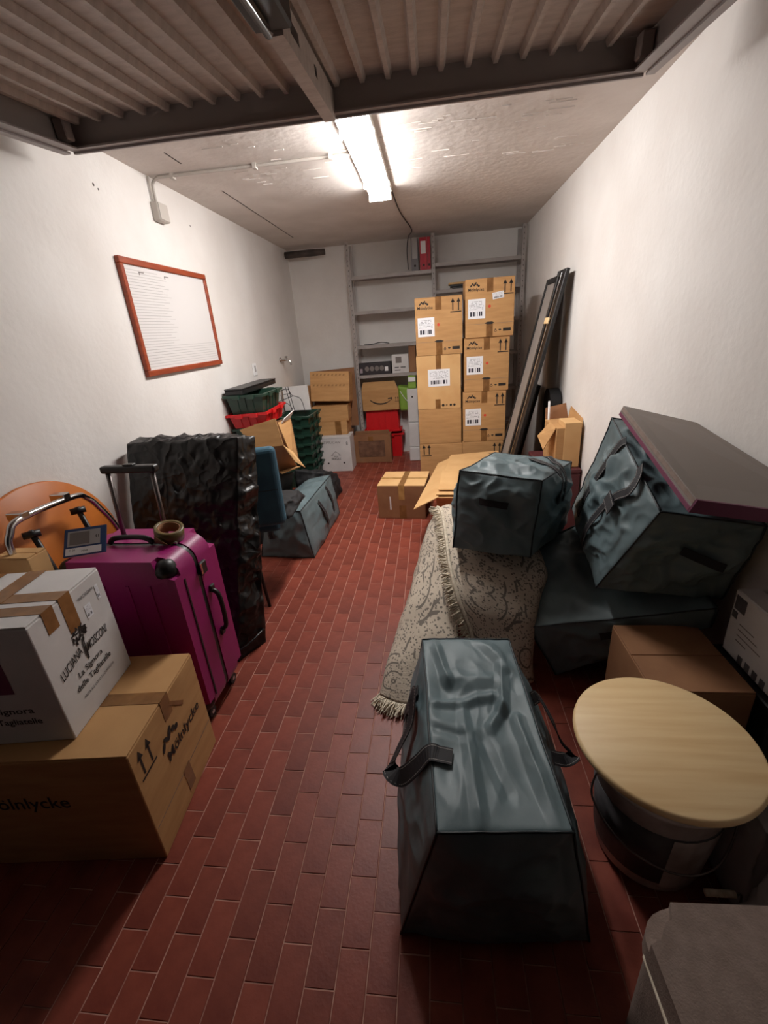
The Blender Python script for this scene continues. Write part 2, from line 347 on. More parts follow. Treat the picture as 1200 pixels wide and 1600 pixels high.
# conduit, junction box, cable
cd = empty('cable_conduit', (XL, 3.05, 2.3), 0, 'pale surface conduit running up the left wall and across the ceiling', 'conduit')
P = smooth_path([(.012, 0, .03), (.012, 0, .10), (.02, 0, .13), (.06, -.01, .148), (.12, -.01, .148), (.6, .0, .148), (1.23, .01, .148)], 5)
tube('pipe', P, .009, 'conduit', cd); tube('pipe', [(.012, -.03, .03), (.012, -.03, .155)], .006, 'conduit', cd)
for x in (.14, .65, 1.1): box('clip', (x, x+.02, -.018, .018, .132, .16), 'conduit', cd)
jb = empty('junction_box', (XL, 3.05, 2.225), 0, 'small grey square junction box high on the left wall', 'junction box')
box('body', (0, .045, -.055, .055, 0, .1), 'conduit', jb, bev=.006, seg=2); box('lid', (.045, .05, -.05, .05, .005, .095), 'conduit', jb, bev=.002)
tag(tube('ceiling_cable', smooth_path([(-.26, 3.6, H-.006), (-.24, 4.5, H-.005), (-.17, 5.3, H-.006), (-.215, 5.52, H-.03), (-.235, 5.53, 2.3), (-.23, 5.53, 2.12)], 6), .005, 'black'), 'thin black cable crossing the ceiling to the grey binder', 'cable')
tag(tube('cut_pipe', [(XL+.03, 5.60, 2.385), (-1.3, 5.60, 2.385), (-1.16, 5.61, 2.385)], [.035, .035, .03], 'darkpipe', n=12), 'short dark duct in the far left ceiling corner', 'duct')
for k in (0, 1): pass
for k, (y, z, r) in enumerate(((2.50, 2.285, .008), (2.53, 2.272, .006), (3.46, 2.284, .006))):
    bm = bmesh.new(); bmesh.ops.create_circle(bm, cap_ends=True, segments=8, radius=r, matrix=Matrix.Translation((XL+.0006, y, z)) @ Matrix.Rotation(pi/2, 4, 'Y')); o = obj('screw_hole', bm, 'darkpipe'); o.parent = bpy.data.objects['wall_left']
# socket
so = empty('wall_socket', (XL, 4.175, 1.21), 0, 'small oval white socket on the left wall near the crates', 'socket')
box('plate', (0, .008, -.045, .045, 0, .11), 'white', so, bev=.004); box('insert', (.008, .013, -.014, .014, .035, .09), 'line', so, bev=.002)
tp = empty('wall_tap', (XL, 4.96, 1.30), 0, 'chrome water tap sticking out of the left wall', 'tap')
lathe('flange', [(0, 0), (.028, 0), (.028, .008), (.012, .012), (.012, .07), (0, .07)], 'chrome', tp).rotation_euler = (0, pi/2, 0)
tube('spout', smooth_path([(.06, 0, 0), (.09, -.01, 0), (.115, -.01, -.03), (.118, -.01, -.055)]), .011, 'chrome', tp); tube('handle', [(.07, -.035, .03), (.07, .035, .03)], .008, 'chrome', tp); tube('stem', [(.07, 0, 0), (.07, 0, .03)], .008, 'chrome', tp)

# ------------------------------------------------------------------ framed whiteboard on left wall
wb = empty('whiteboard', (XL, 3.0, 1.36), 0, 'ruled whiteboard in a red-brown wooden frame on the left wall', 'whiteboard')
wb.rotation_euler = (rad(.3), 0, 0)
bh, bw = .62, .98
box('panel', (.006, .014, -bw/2+.02, bw/2-.02, .02, bh-.02), 'whiteboard', wb)
for r_ in ((-bw/2, bw/2, 0, .034), (-bw/2, bw/2, bh-.034, bh)): box('frame_rail', (0, .026, r_[0], r_[1], r_[2], r_[3]), 'redwood', wb, bev=.004)
for y0, y1 in ((-bw/2, -bw/2+.034), (bw/2-.034, bw/2)): box('frame_rail', (0, .026, y0, y1, .0345, bh-.0345), 'redwood', wb, bev=.004)
bm = bmesh.new()
for k in range(34):
    z = .05+k*.0155; y1 = bw/2-.05 if k < 8 else -bw/2+.05+(bw-.1)*(.35+.012*((k*7) % 11))
    bx(bm, .0141, .0145, -bw/2+.05, y1, z, z+.0022)
obj('ruled_lines', bm, 'line', wb)
bm = bmesh.new()
for y in (-.32, -.06): bx(bm, .0141, .0147, y, y+.05, bh-.066, bh-.061); bx(bm, .0141, .0147, y, y+.008, bh-.078, bh-.066)
obj('printed_mark', bm, 'ink_grey', wb)['kind'] = 'stuff'

# ------------------------------------------------------------------ steel shelving at the back
sh = empty('shelving_unit', (0, 5.5, 0), 0, 'grey slotted steel shelving across the back wall', 'shelf')
for x in (-.895, .045, 1.0):
    for y in (0, .26):
        bm = bmesh.new(); bx(bm, x-.018, x+.018, y, y+.003, 0, 2.44); bx(bm, x-.018, x-.015, y+.003, y+.03, 0, 2.44); obj('post', bm, 'shelf', sh)
        box('foot', (x-.02, x+.02, y-.003, y+.033, .0, .01), 'shelf', sh)
def shelf(x0, x1, z, y0=.006):
    bm = bmesh.new(); bx(bm, x0, x1, y0, .255, z-.002, z); bx(bm, x0, x1, y0, y0+.002, z-.035, z-.002); bx(bm, x0, x1, .253, .255, z-.03, z-.002); obj('shelf_board', bm, 'shelf', sh)
for z in (2.10, 1.74, 1.37, 1.035): shelf(-.873, .024, z)
for z in (2.155, 1.89, 1.56, 1.2, .8, .4, .1): shelf(.066, .98, z)
for x in (-.873, .98):
    for z in (2.0, 1.66): box('gusset', (x-.004, x, .03, .08, z, z+.07), 'shelf', sh)
# slotted holes in the visible posts
for x in (-.895, .045, 1.0):
    bm = bmesh.new()
    for k in range(48): bx(bm, x-.003, x+.003, -.0006, -.0001, .05+k*.05, .065+k*.05)
    obj('slots', bm, 'ink', sh)['kind'] = 'stuff'
def binder(x, w, m, label, spine=True):
    b = empty('ring_binder', (x, 5.53, 2.1005), 0, label, 'binder'); h = .315
    bm = bmesh.new(); bx(bm, -w/2, w/2, 0, .003, 0, h); bx(bm, -w/2, -w/2+.003, .003, .2, 0, h); bx(bm, w/2-.003, w/2, .003, .2, 0, h); obj('cover', bm, m, b)
    box('pages', (-w/2+.008, w/2-.008, .02, .19, .004, h-.01), 'white', b)
    fr = (Vector((-w/2, 0, 0)), Vector((1, 0, 0)), Vector((0, 0, 1)), Vector((0, -1, 0)))
    if spine: decal(b, fr, w/2, .22, w*.7, .12 if m != 'binder_grey' else .2, 'line' if m == 'binder_grey' else 'white', 'spine_label')
    polys(b, fr, w/2, .05, [ell(0, 0, .012, .012)], 'ink', 'finger_hole')
binder(-.155, .075, 'binder_grey', 'grey ring binder at the left of the red ones on the top shelf')
binder(-.06, .078, 'binder_red', 'red ring binder with a white spine label beside the grey binder'); binder(.0, .034, 'binder_red', 'thin red binder against the middle shelf post', False)
# things on the third shelf board
am = carton('appliance_box', 'flat black box printed with four round dials on the metal shelf', (-.69, 5.60, 1.0355), .40, .17, .135, 0, 'amp', flaps=False)
fr = face(.40, .17, .135, 'front')
for k in range(4): polys(am, fr, .11+k*.06, .07, [ell(0, 0, .026, .03)], 'ink_grey', 'dial_print')
decal(am, fr, .04, .05, .03, .05, 'lilac'); decal(am, fr, .345, .06, .04, .05, 'white')
wbx = carton('small_carton', 'white printed carton next to the black box on the metal shelf', (-.375, 5.60, 1.0355), .2, .17, .21, 0, 'white_card', flaps=False)
fr = face(.2, .17, .21, 'front'); decal(wbx, fr, .08, .15, .07, .07, 'ink_grey', 'print'); polys(wbx, fr, .1, .06, [rect(-.07, 0, -.02, .01), rect(0, .0, .06, .01), rect(-.07, -.03, .0, -.022)], 'ink', 'print')
tag(box('dark_carton', (-.272, -.19, 5.52, 5.72, 1.0355, 1.36), 'card_dark', bev=.004), 'narrow brown carton on the shelf behind the left stack', 'box')
tag(tube('wire_hook', smooth_path([(-.8, 5.6, 1.376), (-.7, 5.58, 1.378), (-.6, 5.62, 1.392), (-.5, 5.6, 1.376)]), .005, 'black'), 'loose dark strap on the empty shelf', 'strap')
for k in (0, 1, 2): tag(box('loose_board', (.25-.02*k, .62, 5.51+.006*k, 5.7, 1.8905+k*.022, 1.9105+k*.022), 'card_light' if k == 2 else 'black', bev=.002), ['bottom black board on the right shelf', 'middle black board on the right shelf', 'pale top board on the right shelf'][k], 'board', None)

# ------------------------------------------------------------------ stacked shipping cartons
def med_carton(name, label, loc, w, d, h, rz=0, kind='full', group='printed shipping cartons in two stacks'):
    c = carton(name, label, loc, w, d, h, rz, 'card', group, tape=None)
    f = face(w, d, h, 'front')
    if kind == 'full':
        polys(c, f, .085, h-.05, LOGO, 'ink', 'logo', sc=.75); text(c, f, .095, h-.09, 'Mölnlycke', .14, height=.034, bold=.008, off=.0016)
        polys(c, f, w-.06, h-.125, ARROWS, 'ink', 'arrow_mark', sc=1.0)
        bm = bmesh.new(); bx(bm, w*.5-.028-w/2, w*.5+.028-w/2, -d/2-.0012, -d/2-.0003, h-.11, h+.0012); bx(bm, -.028, .028, -d/2-.0012, d/2, h+.0002, h+.0012); obj('packing_tape', bm, 'tape', c)
        box('packing_tape', (-.03+.0, .03, -d/2-.0012, -d/2-.0003, .001, .13), 'tape', c)
        decal(c, f, .1, h*.5, .155, .165, 'label', 'shipping_label', off=.0015)
        polys(c, f, .215, h*.53, [ell(0, 0, .013, .013)], 'red_ink', 'red_mark')
        polys(c, f, 0, 0, [rect(.01, h*.235, w*.42, h*.239), rect(w*.62, h*.235, w-.01, h*.239)], 'ink_grey', 'perforation')
        polys(c, f, w/2, h*.235, [[(-.045, .004), (-.02, .016), (.02, .016), (.045, .004), (.02, -.006), (-.02, -.006)]], 'ink', 'hand_hole', off=.002)
        polys(c, f, w-.105, .055, SMALLM, 'ink', 'printed_mark')
    return c
h = .492
gx = 'printed shipping cartons in two stacks'
c = med_carton('shipping_carton', 'taped carton with two labels on top of the right-hand stack', (.535, 4.65, 1.39), .435, .33, h-.002, 0)
decal(c, face(.435, .33, h, 'front'), .29, .345, .1, .055, 'label2', 'barcode_sticker', ang=.12, off=.0018)
med_carton('shipping_carton', 'carton second from top in the right-hand stack', (.515, 4.66, .898), .42, .33, h-.002, 0)
med_carton('shipping_carton', 'carton third from top in the right-hand stack', (.497, 4.66, .406), .415, .33, h-.002, .01)
c = carton('shipping_carton', 'bottom carton of the right-hand stack, mostly hidden', (.487, 4.66, 0), .41, .33, .404, 0, 'card', gx); polys(c, face(.41, .33, .4, 'front'), .35, .28, ARROWS, 'ink', 'arrow_mark')
med_carton('shipping_carton', 'taped carton with a red dot on top of the left-hand stack', (.072, 4.66, 1.262), .435, .33, .503, 0)
c = carton('shipping_carton', 'carton with one wide white label, second in the left-hand stack', (.06, 4.66, .752), .425, .33, .508, 0, 'card_light', gx, tape='tape', over=.15)
f = face(.425, .33, .508, 'front'); decal(c, f, .215, .30, .21, .16, 'label2', 'shipping_label', off=.0015); decal(c, f, .2, .05, .05, .09, 'tape', 'packing_tape', off=.0003)
polys(c, f, .28, .035, [ell(-.03, 0, .014, .014), rect(-.005, -.003, .015, .003), rect(.003, -.01, .008, .01), ell(.045, 0, .012, .012), ell(.08, 0, .012, .012)], 'ink', 'printed_mark')
carton('shipping_carton', 'plain brown carton third in the left-hand stack', (.062, 4.66, .402), .425, .33, .348, 0, 'card', gx, flaps=False)
c = carton('shipping_carton', 'bottom carton with arrows under the left-hand stack', (.065, 4.66, 0), .435, .34, .40, 0, 'card', gx); polys(c, face(.435, .34, .4, 'front'), .07, .29, ARROWS, 'ink', 'arrow_mark')

# ------------------------------------------------------------------ items in front of / below the shelving, left to right
def parcel(*a, **k): return carton(*a, **k)
# big flat piece of cardboard against the back wall corner
tag(hexa('cardboard_sheet', [(-1.46, 5.44, .45), (-.93, 5.44, .45), (-.93, 5.46, .45), (-1.46, 5.46, .45), (-1.46, 5.46, 1.12), (-.93, 5.46, 1.14), (-.93, 5.48, 1.14), (-1.46, 5.48, 1.12)], 'card_dark'), 'tall brown cardboard sheet standing behind the piled parcels', 'cardboard')
def mailer(name, label, loc, w, d, h, rz, rows=False, m='card', rot=None):
    c = carton(name, label, loc, w, d, h, rz, m, 'parcels piled in the back left corner', rot=rot)
    f = face(w, d, h, 'front')
    if rows:
        for v in (.55, .9):
            sh_ = []
            for k in range(9): a = .03+k*(w-.06)/9; sh_.append([(a, 0), (a+.02, 0), (a+.028, .02), (a+.008, .02)])
            polys(c, f, 0, h*v-.012, sh_, 'card_edge', 'printed_mark')
    return c
mailer('parcel', 'bottom parcel of the corner pile with a taped end', (-1.22, 5.22, .42), .42, .28, .16, 0)
mailer('parcel', 'flat parcel resting in the middle of the corner pile', (-1.2, 5.23, .58), .42, .28, .17, .04, m='card')
c = mailer('parcel', 'tilted parcel with two printed rows on top of the corner pile', (-1.19, 5.25, .79), .46, .2, .33, -.03, rows=True, m='card', rot=(-.12, .05, -.03))
box('packing_tape', (-.02+.09, .05+.09, -.1411, -.1403, .0, .16), 'tape', bpy.data.objects['parcel'])
tag(box('support_carton', (-1.5, -1.0, 5.245, 5.43, 0, .4195), 'card_dark', bev=.004), 'brown carton under the corner pile, behind the white box', 'box')
tag(hexa('open_parcel', [(-1.62, 4.95, .62), (-1.45, 4.95, .62), (-1.45, 5.3, .62), (-1.62, 5.3, .62), (-1.64, 4.95, .98), (-1.45, 4.95, .98), (-1.43, 5.3, .98), (-1.64, 5.3, .98)], 'card'), 'brown parcel against the left wall behind the white sheet', 'box')
bpy.data.objects['open_parcel'].location.z = -.0
tag(box('support_carton', (-1.64, -1.51, 5.0, 5.4, 0, .619), 'card_dark', bev=.004), 'brown carton under the parcel by the left wall', 'box')
# white FRAGILE box
wf = carton('wine_carton', 'white carton marked fragile with two black finger holes', (-1.165, 4.97+.14, 0), .385, .26, .42, 0, 'white_card')
f = face(.385, .26, .42, 'front')
text(wf, f, .2, .155, 'FRAGILE', .11, height=.028, bold=.01); text(wf, f, .2, .185, 'NON', .045, height=.02, bold=.01)
polys(wf, f, .2, .225, [line2(-.055, -.025, 0, .02, .004), line2(0, .02, .055, -.025, .004), line2(-.055, -.025, -.035, -.025, .004), line2(.035, -.025, .055, -.025, .004)], 'ink', 'arrow_mark')
text(wf, f, .17, .355, 'TIMUCAN', .2, height=.03, shear=.3, m='ink_grey'); text(wf, f, .345, .335, '8', .02, height=.04)
for u in (.10, .29): polys(wf, f, u, .105, [ell(0, 0, .011, .011)], 'ink', 'finger_hole')
polys(wf, f, 0, 0, [rect(.01, .397, .375, .399)], 'ink_grey', 'fold_line')
# brown picture box
pb = carton('picture_carton', 'brown carton printed with a dark framed picture', (-.775, 5.31+.06, 0), .45, .13, .335, -.04, 'card_dark')
f = face(.45, .13, .335, 'front'); decal(pb, f, .23, .175, .33, .2, 'photo', 'picture_print'); decal(pb, f, .225, .30, .06, .06, 'tape', 'packing_tape', off=.0006)
for r_ in ((.065, .075, .395, .079), (.065, .271, .395, .275)): polys(pb, f, 0, 0, [rect(*r_)], 'ink', 'frame_print', off=.0014)
text(pb, f, .09, .04, 'FOTO', .05, m='ink_grey')
tag(box('flat_cardboard', (-.56, -.53, 5.29, 5.46, 0, .35), 'card_dark', bev=.003), 'folded brown cardboard standing beside the picture carton', 'cardboard')
tag(box('flat_cardboard', (-.99, -.56, 5.455, 5.475, 0, .37), 'card_dark', bev=.003), 'brown cardboard panel standing behind the picture carton', 'cardboard')
# smile box
sb = carton('smile_carton', 'brown carton with a curved smile arrow on the red crate', (-.645, 5.65, .605), .455, .27, .25, 0, 'card')
f = face(.455, .27, .25, 'front'); arc = []
for k in range(14):
    a0 = -2.55+k*1.95/14; a1 = a0+1.95/14; t0 = .006+.012*sin(pi*min(1, k/13*.8+.2)); pts = []
    arc.append([(.16*cos(a0), .13*sin(a0)), (.16*cos(a1), .13*sin(a1)), (.16*cos(a1), .13*sin(a1)+t0), (.16*cos(a0), .13*sin(a0)+t0)])
arc.append([(.09, -.055), (.145, -.045), (.14, -.095), (.132, -.066), (.088, -.066)])
polys(sb, f, .23, .20, arc, 'ink', 'smile_arrow'); polys(sb, f, .43, .105, ARROWS, 'ink', 'arrow_mark', sc=.5)
hexa('open_flap', [(-.23, -.13, .25), (.22, -.13, .25), (.22, -.126, .25), (-.23, -.126, .25), (-.21, -.06, .34), (.18, -.06, .34), (.18, -.056, .34), (-.21, -.056, .34)], 'card', sb)

# crates ------------------------------------------------------------
def crate(name, label, loc, w, d, h, m, rz=0, group=None, rot=None, slots=True, flare=.03, grip=True):
    c = empty(name, loc, rz, label, 'crate', group, rot)
    def ring(s, z): return [(-(w/2-s), -(d/2-s), z), (w/2-s, -(d/2-s), z), (w/2-s, d/2-s, z), (-(w/2-s), d/2-s, z)]
    bm = bmesh.new()
    lo = [bm.verts.new(p) for p in ring(flare, 0)]; hi = [bm.verts.new(p) for p in ring(0, h)]
    li = [bm.verts.new(p) for p in ring(flare+.004, .004)]; hh = [bm.verts.new(p) for p in ring(.004, h)]
    for k in range(4):
        j = (k+1) % 4; bm.faces.new((lo[k], lo[j], hi[j], hi[k])); bm.faces.new((li[j], li[k], hh[k], hh[j])); bm.faces.new((hi[k], hi[j], hh[j], hh[k]))
    bm.faces.new(lo[::-1]); bm.faces.new(li); obj('basket', bm, m, c)
    bm = bmesh.new(); e = .018
    for z0, z1 in ((h-.018, h), ):
        bx(bm, -w/2-e, w/2+e, -d/2-e, -d/2-.0005, z0, z1); bx(bm, -w/2-e, w/2+e, d/2+.0005, d/2+e, z0, z1); bx(bm, -w/2-e, -w/2-.0005, -d/2, d/2, z0, z1); bx(bm, w/2+.0005, w/2+e, -d/2, d/2, z0, z1)
    obj('rim', bm, m, c)
    bm = bmesh.new(); nx = int(w/.075)
    def wallx(z): return -(d/2-flare*(1-z/h))
    for k in range(1, nx):
        x = -w/2+flare+k*(w-2*flare)/nx
        for s in (-1, 1):
            vs = []
            for z in (.01, h-.02):
                y = wallx(z)
                for dx in (-.003, .003):
                    for oy in (.001, .006): vs.append(bm.verts.new((x+dx, (y-oy)*s*-1*-1 if s == 1 else -(y-oy), z)))
            for ff in ((0, 1, 3, 2), (4, 6, 7, 5), (0, 4, 5, 1), (2, 3, 7, 6), (0, 2, 6, 4), (1, 5, 7, 3)): bm.faces.new([vs[i] for i in ff])
    ny = int(d/.075)
    for k in range(1, ny):
        y = -d/2+flare+k*(d-2*flare)/ny
        for s in (-1, 1):
            vs = []
            for z in (.01, h-.02):
                x = w/2-flare*(1-z/h)
                for dy in (-.003, .003):
                    for oy in (.001, .011): vs.append(bm.verts.new((s*(x+oy*.6), y+dy, z)))
            for ff in ((0, 1, 3, 2), (4, 6, 7, 5), (0, 4, 5, 1), (2, 3, 7, 6), (0, 2, 6, 4), (1, 5, 7, 3)): bm.faces.new([vs[i] for i in ff])
    obj('side_ribs', bm, m, c)['kind'] = 'stuff'
    if grip:
        bm = bmesh.new()
        for s in (-1, 1):
            for x in (-w*.2, w*.2): bx(bm, x-.03, x+.03, *sorted((s*(d/2+.0185), s*(d/2+.03))), h-.03, h+.003)
        for s in (-1, 1):
            for y in (-d*.22, d*.22): bx(bm, *sorted((s*(w/2+.0185), s*(w/2+.03))), y-.035, y+.035, h-.03, h+.003)
        obj('corner_tabs', bm, m, c)['kind'] = 'stuff'
    return c
rc = crate('red_crate', 'upturned red slatted crate under the carton with the smile arrow', (-.645, 5.65, .575), .42, .2, .27, 'redp', rot=(pi, 0, 0), flare=.012)
crate('red_crate', 'red crate at floor level behind the picture carton', (-.62, 5.66, 0), .42, .2, .30, 'redp', flare=.012)
rc.location.z = .603
# green bag and white cases by the stack
gb = empty('green_bag', (-.33, 5.66, .582), 0, 'bright green carrier bag on the shelf beside the smile carton', 'bag')
hexa('body', [(-.08, -.12, 0), (.09, -.12, 0), (.09, .1, 0), (-.08, .1, 0), (-.10, -.10, .3), (.08, -.12, .26), (.09, .09, .28), (-.10, .08, .3)], 'lime', gb, bev=.02); tube('handle', smooth_path([(-.07, -.125, .24), (-.02, -.135, .16), (.03, -.135, .10)]), .004, 'white', gb)
for k, (z0, z1, y, lb) in enumerate(((0, .17, 5.30, 'bottom white cabinet unit beside the left stack'), (.171, .47, 5.32, 'middle white cabinet unit beside the left stack'), (.471, .86, 5.34, 'tall white unit with a round black hole beside the left stack'))):
    cb = empty('white_case', (-.235, y, z0), 0, lb, 'case', None); hh = z1-z0
    box('body', (-.07, .055, 0, .2, 0, hh-.001), 'white_card', cb, bev=.006); box('door_panel', (-.062, .047, -.004, -.0005, .008, hh-.01), 'white_card', cb, bev=.003)
    if k == 2: polys(cb, face(.1, 0, 0, 'front'), .04, .30, [ell(0, 0, .011, .011)], 'ink', 'hole', off=.0048)
gs = empty('green_sack', (-.235, 5.44, .861), 0, 'small white and green bag on top of the tall white unit', 'bag')
hexa('body', [(-.06, -.06, 0), (.04, -.06, 0), (.04, .06, 0), (-.06, .06, 0), (-.055, -.04, .15), (.04, -.05, .13), (.04, .05, .14), (-.05, .05, .15)], 'lime', gs, bev=.012); box('white_band', (-.05, .035, -.066, -.062, .08, .13), 'white', gs)

# ------------------------------------------------------------------ green crate tower, white sheet, wire rack
zz = 0; gname = 'nested green crates in the tower'
names = ['bottom', 'second lowest', 'third lowest', 'fourth lowest', 'fifth lowest', 'sixth lowest', 'topmost']
for k in range(7):
    crate('green_crate', 'green plastic crate, %s in the nested tower beside the white fragile carton' % names[k], (-1.452+.004*k, 4.62, zz), .34, .42, .20, 'green', rz=.02*((k*5) % 3-1), group=gname, flare=.028)
    zz += .095
ws = tag(hexa('white_sheet', [(-1.62, 4.78, .78), (-1.32, 4.74, .78), (-1.32, 4.755, .78), (-1.62, 4.795, .78), (-1.62, 4.80, 1.03), (-1.34, 4.79, 1.035), (-1.34, 4.805, 1.035), (-1.62, 4.815, 1.03)], 'white_card'), 'white panel standing in the top green crate behind the wire rack', 'panel')
wr = empty('wire_rack', (-1.46, 4.6, .77), 0, 'bent black wire rack standing on the tower of green crates', 'rack')
for pts in ([(-.13, -.05, .0), (-.16, -.05, .22), (-.10, -.05, .25), (-.02, -.05, .26), (.01, -.05, .2), (.10, -.04, .15), (.13, -.04, -.02)], [(-.10, .0, .0), (-.12, 0, .2)], [(-.02, .0, .0), (-.06, 0, .28)], [(.0, .02, .0), (-.04, .02, .28)], [(-.17, -.05, .08), (-.05, -.05, .12), (.02, -.05, .01)], [(-.17, -.06, .13), (.02, -.06, .19)], [(-.07, -.06, .21), (.01, -.06, .22)]):
    tube('wire', smooth_path(pts, 4), .0035, 'black', wr, n=6)

# left crates by the wall: green, green, red, green, black tray
gx2 = 'crates stacked against the left wall'
for k in range(5):
    crate('green_crate', 'green crate against the left wall, %s under the red crate' % ['lowest', 'second from floor', 'third from floor', 'fourth from floor', 'directly'][k], (-1.475, 3.66, .172*k), .28, .42, .169, 'green', group=gx2, flare=.02)
crate('red_crate', 'bright red crate between the green crates by the left wall', (-1.47, 3.64, .87), .31, .46, .115, 'redp', rot=(.02, -.03, 0), flare=.025)
crate('green_crate', 'green crate on top of the red crate by the left wall', (-1.47, 3.62, .955), .30, .43, .17, 'green', flare=.028)
bt = empty('black_tray', (-1.545, 3.8, 1.127), 0, 'long flat black plastic case laid across the top green crate', 'case')
box('shell', (-.072, .072, -.40, .40, 0, .036), 'black', bt, bev=.004); box('lid', (-.074, .074, -.402, .402, .0365, .048), 'black', bt, bev=.003)

# open carton with flaps lying on the black bag
oc = empty('open_carton', (-1.28, 3.22, .52), rot=(.0, .0, 0), label='open brown carton with raised flaps tipped behind the blue chair', cat='box')
def slab(name, q, m, parent, th=.006):   # quad plate with thickness
    q = [Vector(p) for p in q]; n = (q[1]-q[0]).cross(q[3]-q[0]).normalized()*th
    bm = bmesh.new(); a = [bm.verts.new(p) for p in q]; b = [bm.verts.new(p+n) for p in q]
    bm.faces.new(a[::-1]); bm.faces.new(b)
    for k in range(4): bm.faces.new((a[k], a[(k+1) % 4], b[(k+1) % 4], b[k]))
    return obj(name, bm, m, parent)
O_ = Vector((-1.28, 3.22, .52))
def oq(*p): return [Vector(q)-O_ for q in p]
slab('side_panel', oq((-1.442, 3.15, .904), (-1.153, 3.15, .974), (-1.123, 3.15, .771), (-1.35, 3.15, .763)), 'card', oc)
slab('inner_panel', oq((-1.35, 3.152, .762), (-1.124, 3.152, .770), (-1.11, 3.35, .552), (-1.268, 3.35, .51)), 'card_dark', oc)
slab('side_panel', oq((-1.15, 3.18, .94), (-1.12, 3.40, .925), (-1.10, 3.38, .62), (-1.085, 3.20, .66)), 'card', oc)
slab('back_panel', oq((-1.42, 3.38, .90), (-1.12, 3.405, .925), (-1.10, 3.39, .60), (-1.38, 3.38, .56)), 'card_dark', oc)
slab('flap', oq((-1.123, 3.14, .772), (-1.06, 3.16, .64), (-1.0, 3.20, .577), (-1.085, 3.22, .70)), 'card_light', oc)
slab('flap', oq((-1.268, 3.352, .51), (-1.11, 3.352, .55), (-1.04, 3.22, .585), (-1.19, 3.2, .54)), 'card', oc)
slab('flap', oq((-1.16, 3.22, .90), (-1.125, 3.39, .93), (-1.09, 3.41, .99), (-1.12, 3.24, .955)), 'white_card', oc)

# ------------------------------------------------------------------ soft bags
def bag(name, label, cn, m='bag', bulge=.05, amp=.012, seed=0, cat='bag', n=26, rough=3.2, group=None, seams=True, folds=(), sag=0):
    """cn: eight world corners, bottom then top, counter-clockwise from the front left. Returns root, surface function."""
    cn = [Vector(c) for c in cn]; cen = sum(cn, Vector())/8; base = Vector((cen.x, cen.y, min(c.z for c in cn)))
    r = empty(name, base, 0, label, cat, group)
    size = sum(((cn[1]-cn[0]).length, (cn[3]-cn[0]).length, (cn[4]-cn[0]).length))/3
    zmin = base.z
    def tri(u, v, w):
        a, b, c = (u+1)/2, (v+1)/2, (w+1)/2
        lo = cn[0].lerp(cn[1], a).lerp(cn[3].lerp(cn[2], a), b); hi = cn[4].lerp(cn[5], a).lerp(cn[7].lerp(cn[6], a), b)
        return lo.lerp(hi, c)
    def surf(u, v, w, off=0):
        p = tri(u, v, w)
        fu, fv, fw_ = (1-u*u), (1-v*v), (1-w*w)
        d = Vector((0, 0, 0)); ax = ((cn[1]-cn[0]).normalized(), (cn[3]-cn[0]).normalized(), (cn[4]-cn[0]).normalized())
        d += ax[0]*(u*abs(u)**3)*bulge*(fv*fw_)**.6; d += ax[1]*(v*abs(v)**3)*bulge*(fu*fw_)**.6; d += ax[2]*(w*abs(w)**3)*bulge*(fu*fv)**.6*(.6 if w > 0 else 0)
        q = p*rough+Vector((seed*7.3, seed*3.1, 0)); q = Vector((q.x, q.y*.7, q.z))
        k = amp*(1.1-3.2*abs(noise.noise(q))-2.2*abs(noise.noise(q*2.1+Vector((5, 5, 5))))-1.0*abs(noise.noise(q*4.3+Vector((1, 9, 2)))))
        nrm = (p-cen).normalized(); edge = min(1, .25+2.2*max(min(fu+fv, fv+fw_, fu+fw_)-.0, 0))
        p = p+d+nrm*(k*edge+off)
        if sag and w > 0: p.z -= sag*fu*fv
        if folds and w > .99:
            for (a0, b0, a1, b1, hh_, ww) in folds:
                dx, dy = a1-a0, b1-b0; t = max(0, min(1, ((u-a0)*dx+(v-b0)*dy)/(dx*dx+dy*dy))); d_ = math.hypot(u-a0-t*dx, (v-b0-t*dy)*1.6)
                p.z += hh_*max(0, 1-d_/ww)*min(1, 4*(fu*fv)+.15)
        if p.z < zmin+.001: p.z = zmin+.001
        return p
    bm = bmesh.new(); cache = {}
    def vert(u, v, w):
        k = (round(u, 4), round(v, 4), round(w, 4))
        if k not in cache: cache[k] = bm.verts.new(surf(u, v, w)-base)
        return cache[k]
    L = [-1+2*i/n for i in range(n+1)]
    for s in (-1, 1):
        for i in range(n):
            for j in range(n):
                a, b, c, d = L[i], L[i+1], L[j], L[j+1]
                for q in (((s, a, c), (s, b, c), (s, b, d), (s, a, d)), ((a, s, c), (b, s, c), (b, s, d), (a, s, d)), ((a, c, s), (b, c, s), (b, d, s), (a, d, s))):
                    bm.faces.new([vert(*t) for t in q])
    o = obj('body', bm, m, r, smooth=True)
    if seams:
        def seam(fn):
            pts = [surf(*fn(-1+2*k/30), off=.002)-base for k in range(31)]; bmx = bmesh.new(); tube_bm(bmx, pts, .0032, 5); obj('piping', bmx, 'piping', r, smooth=True)
        for s in (-1, 1):
            for t in (-1, 1): seam(lambda q, s=s, t=t: (s, t, q)); 
            seam(lambda q, s=s: (q, s, 1)); seam(lambda q, s=s: (s, q, 1))
    return r, surf, base
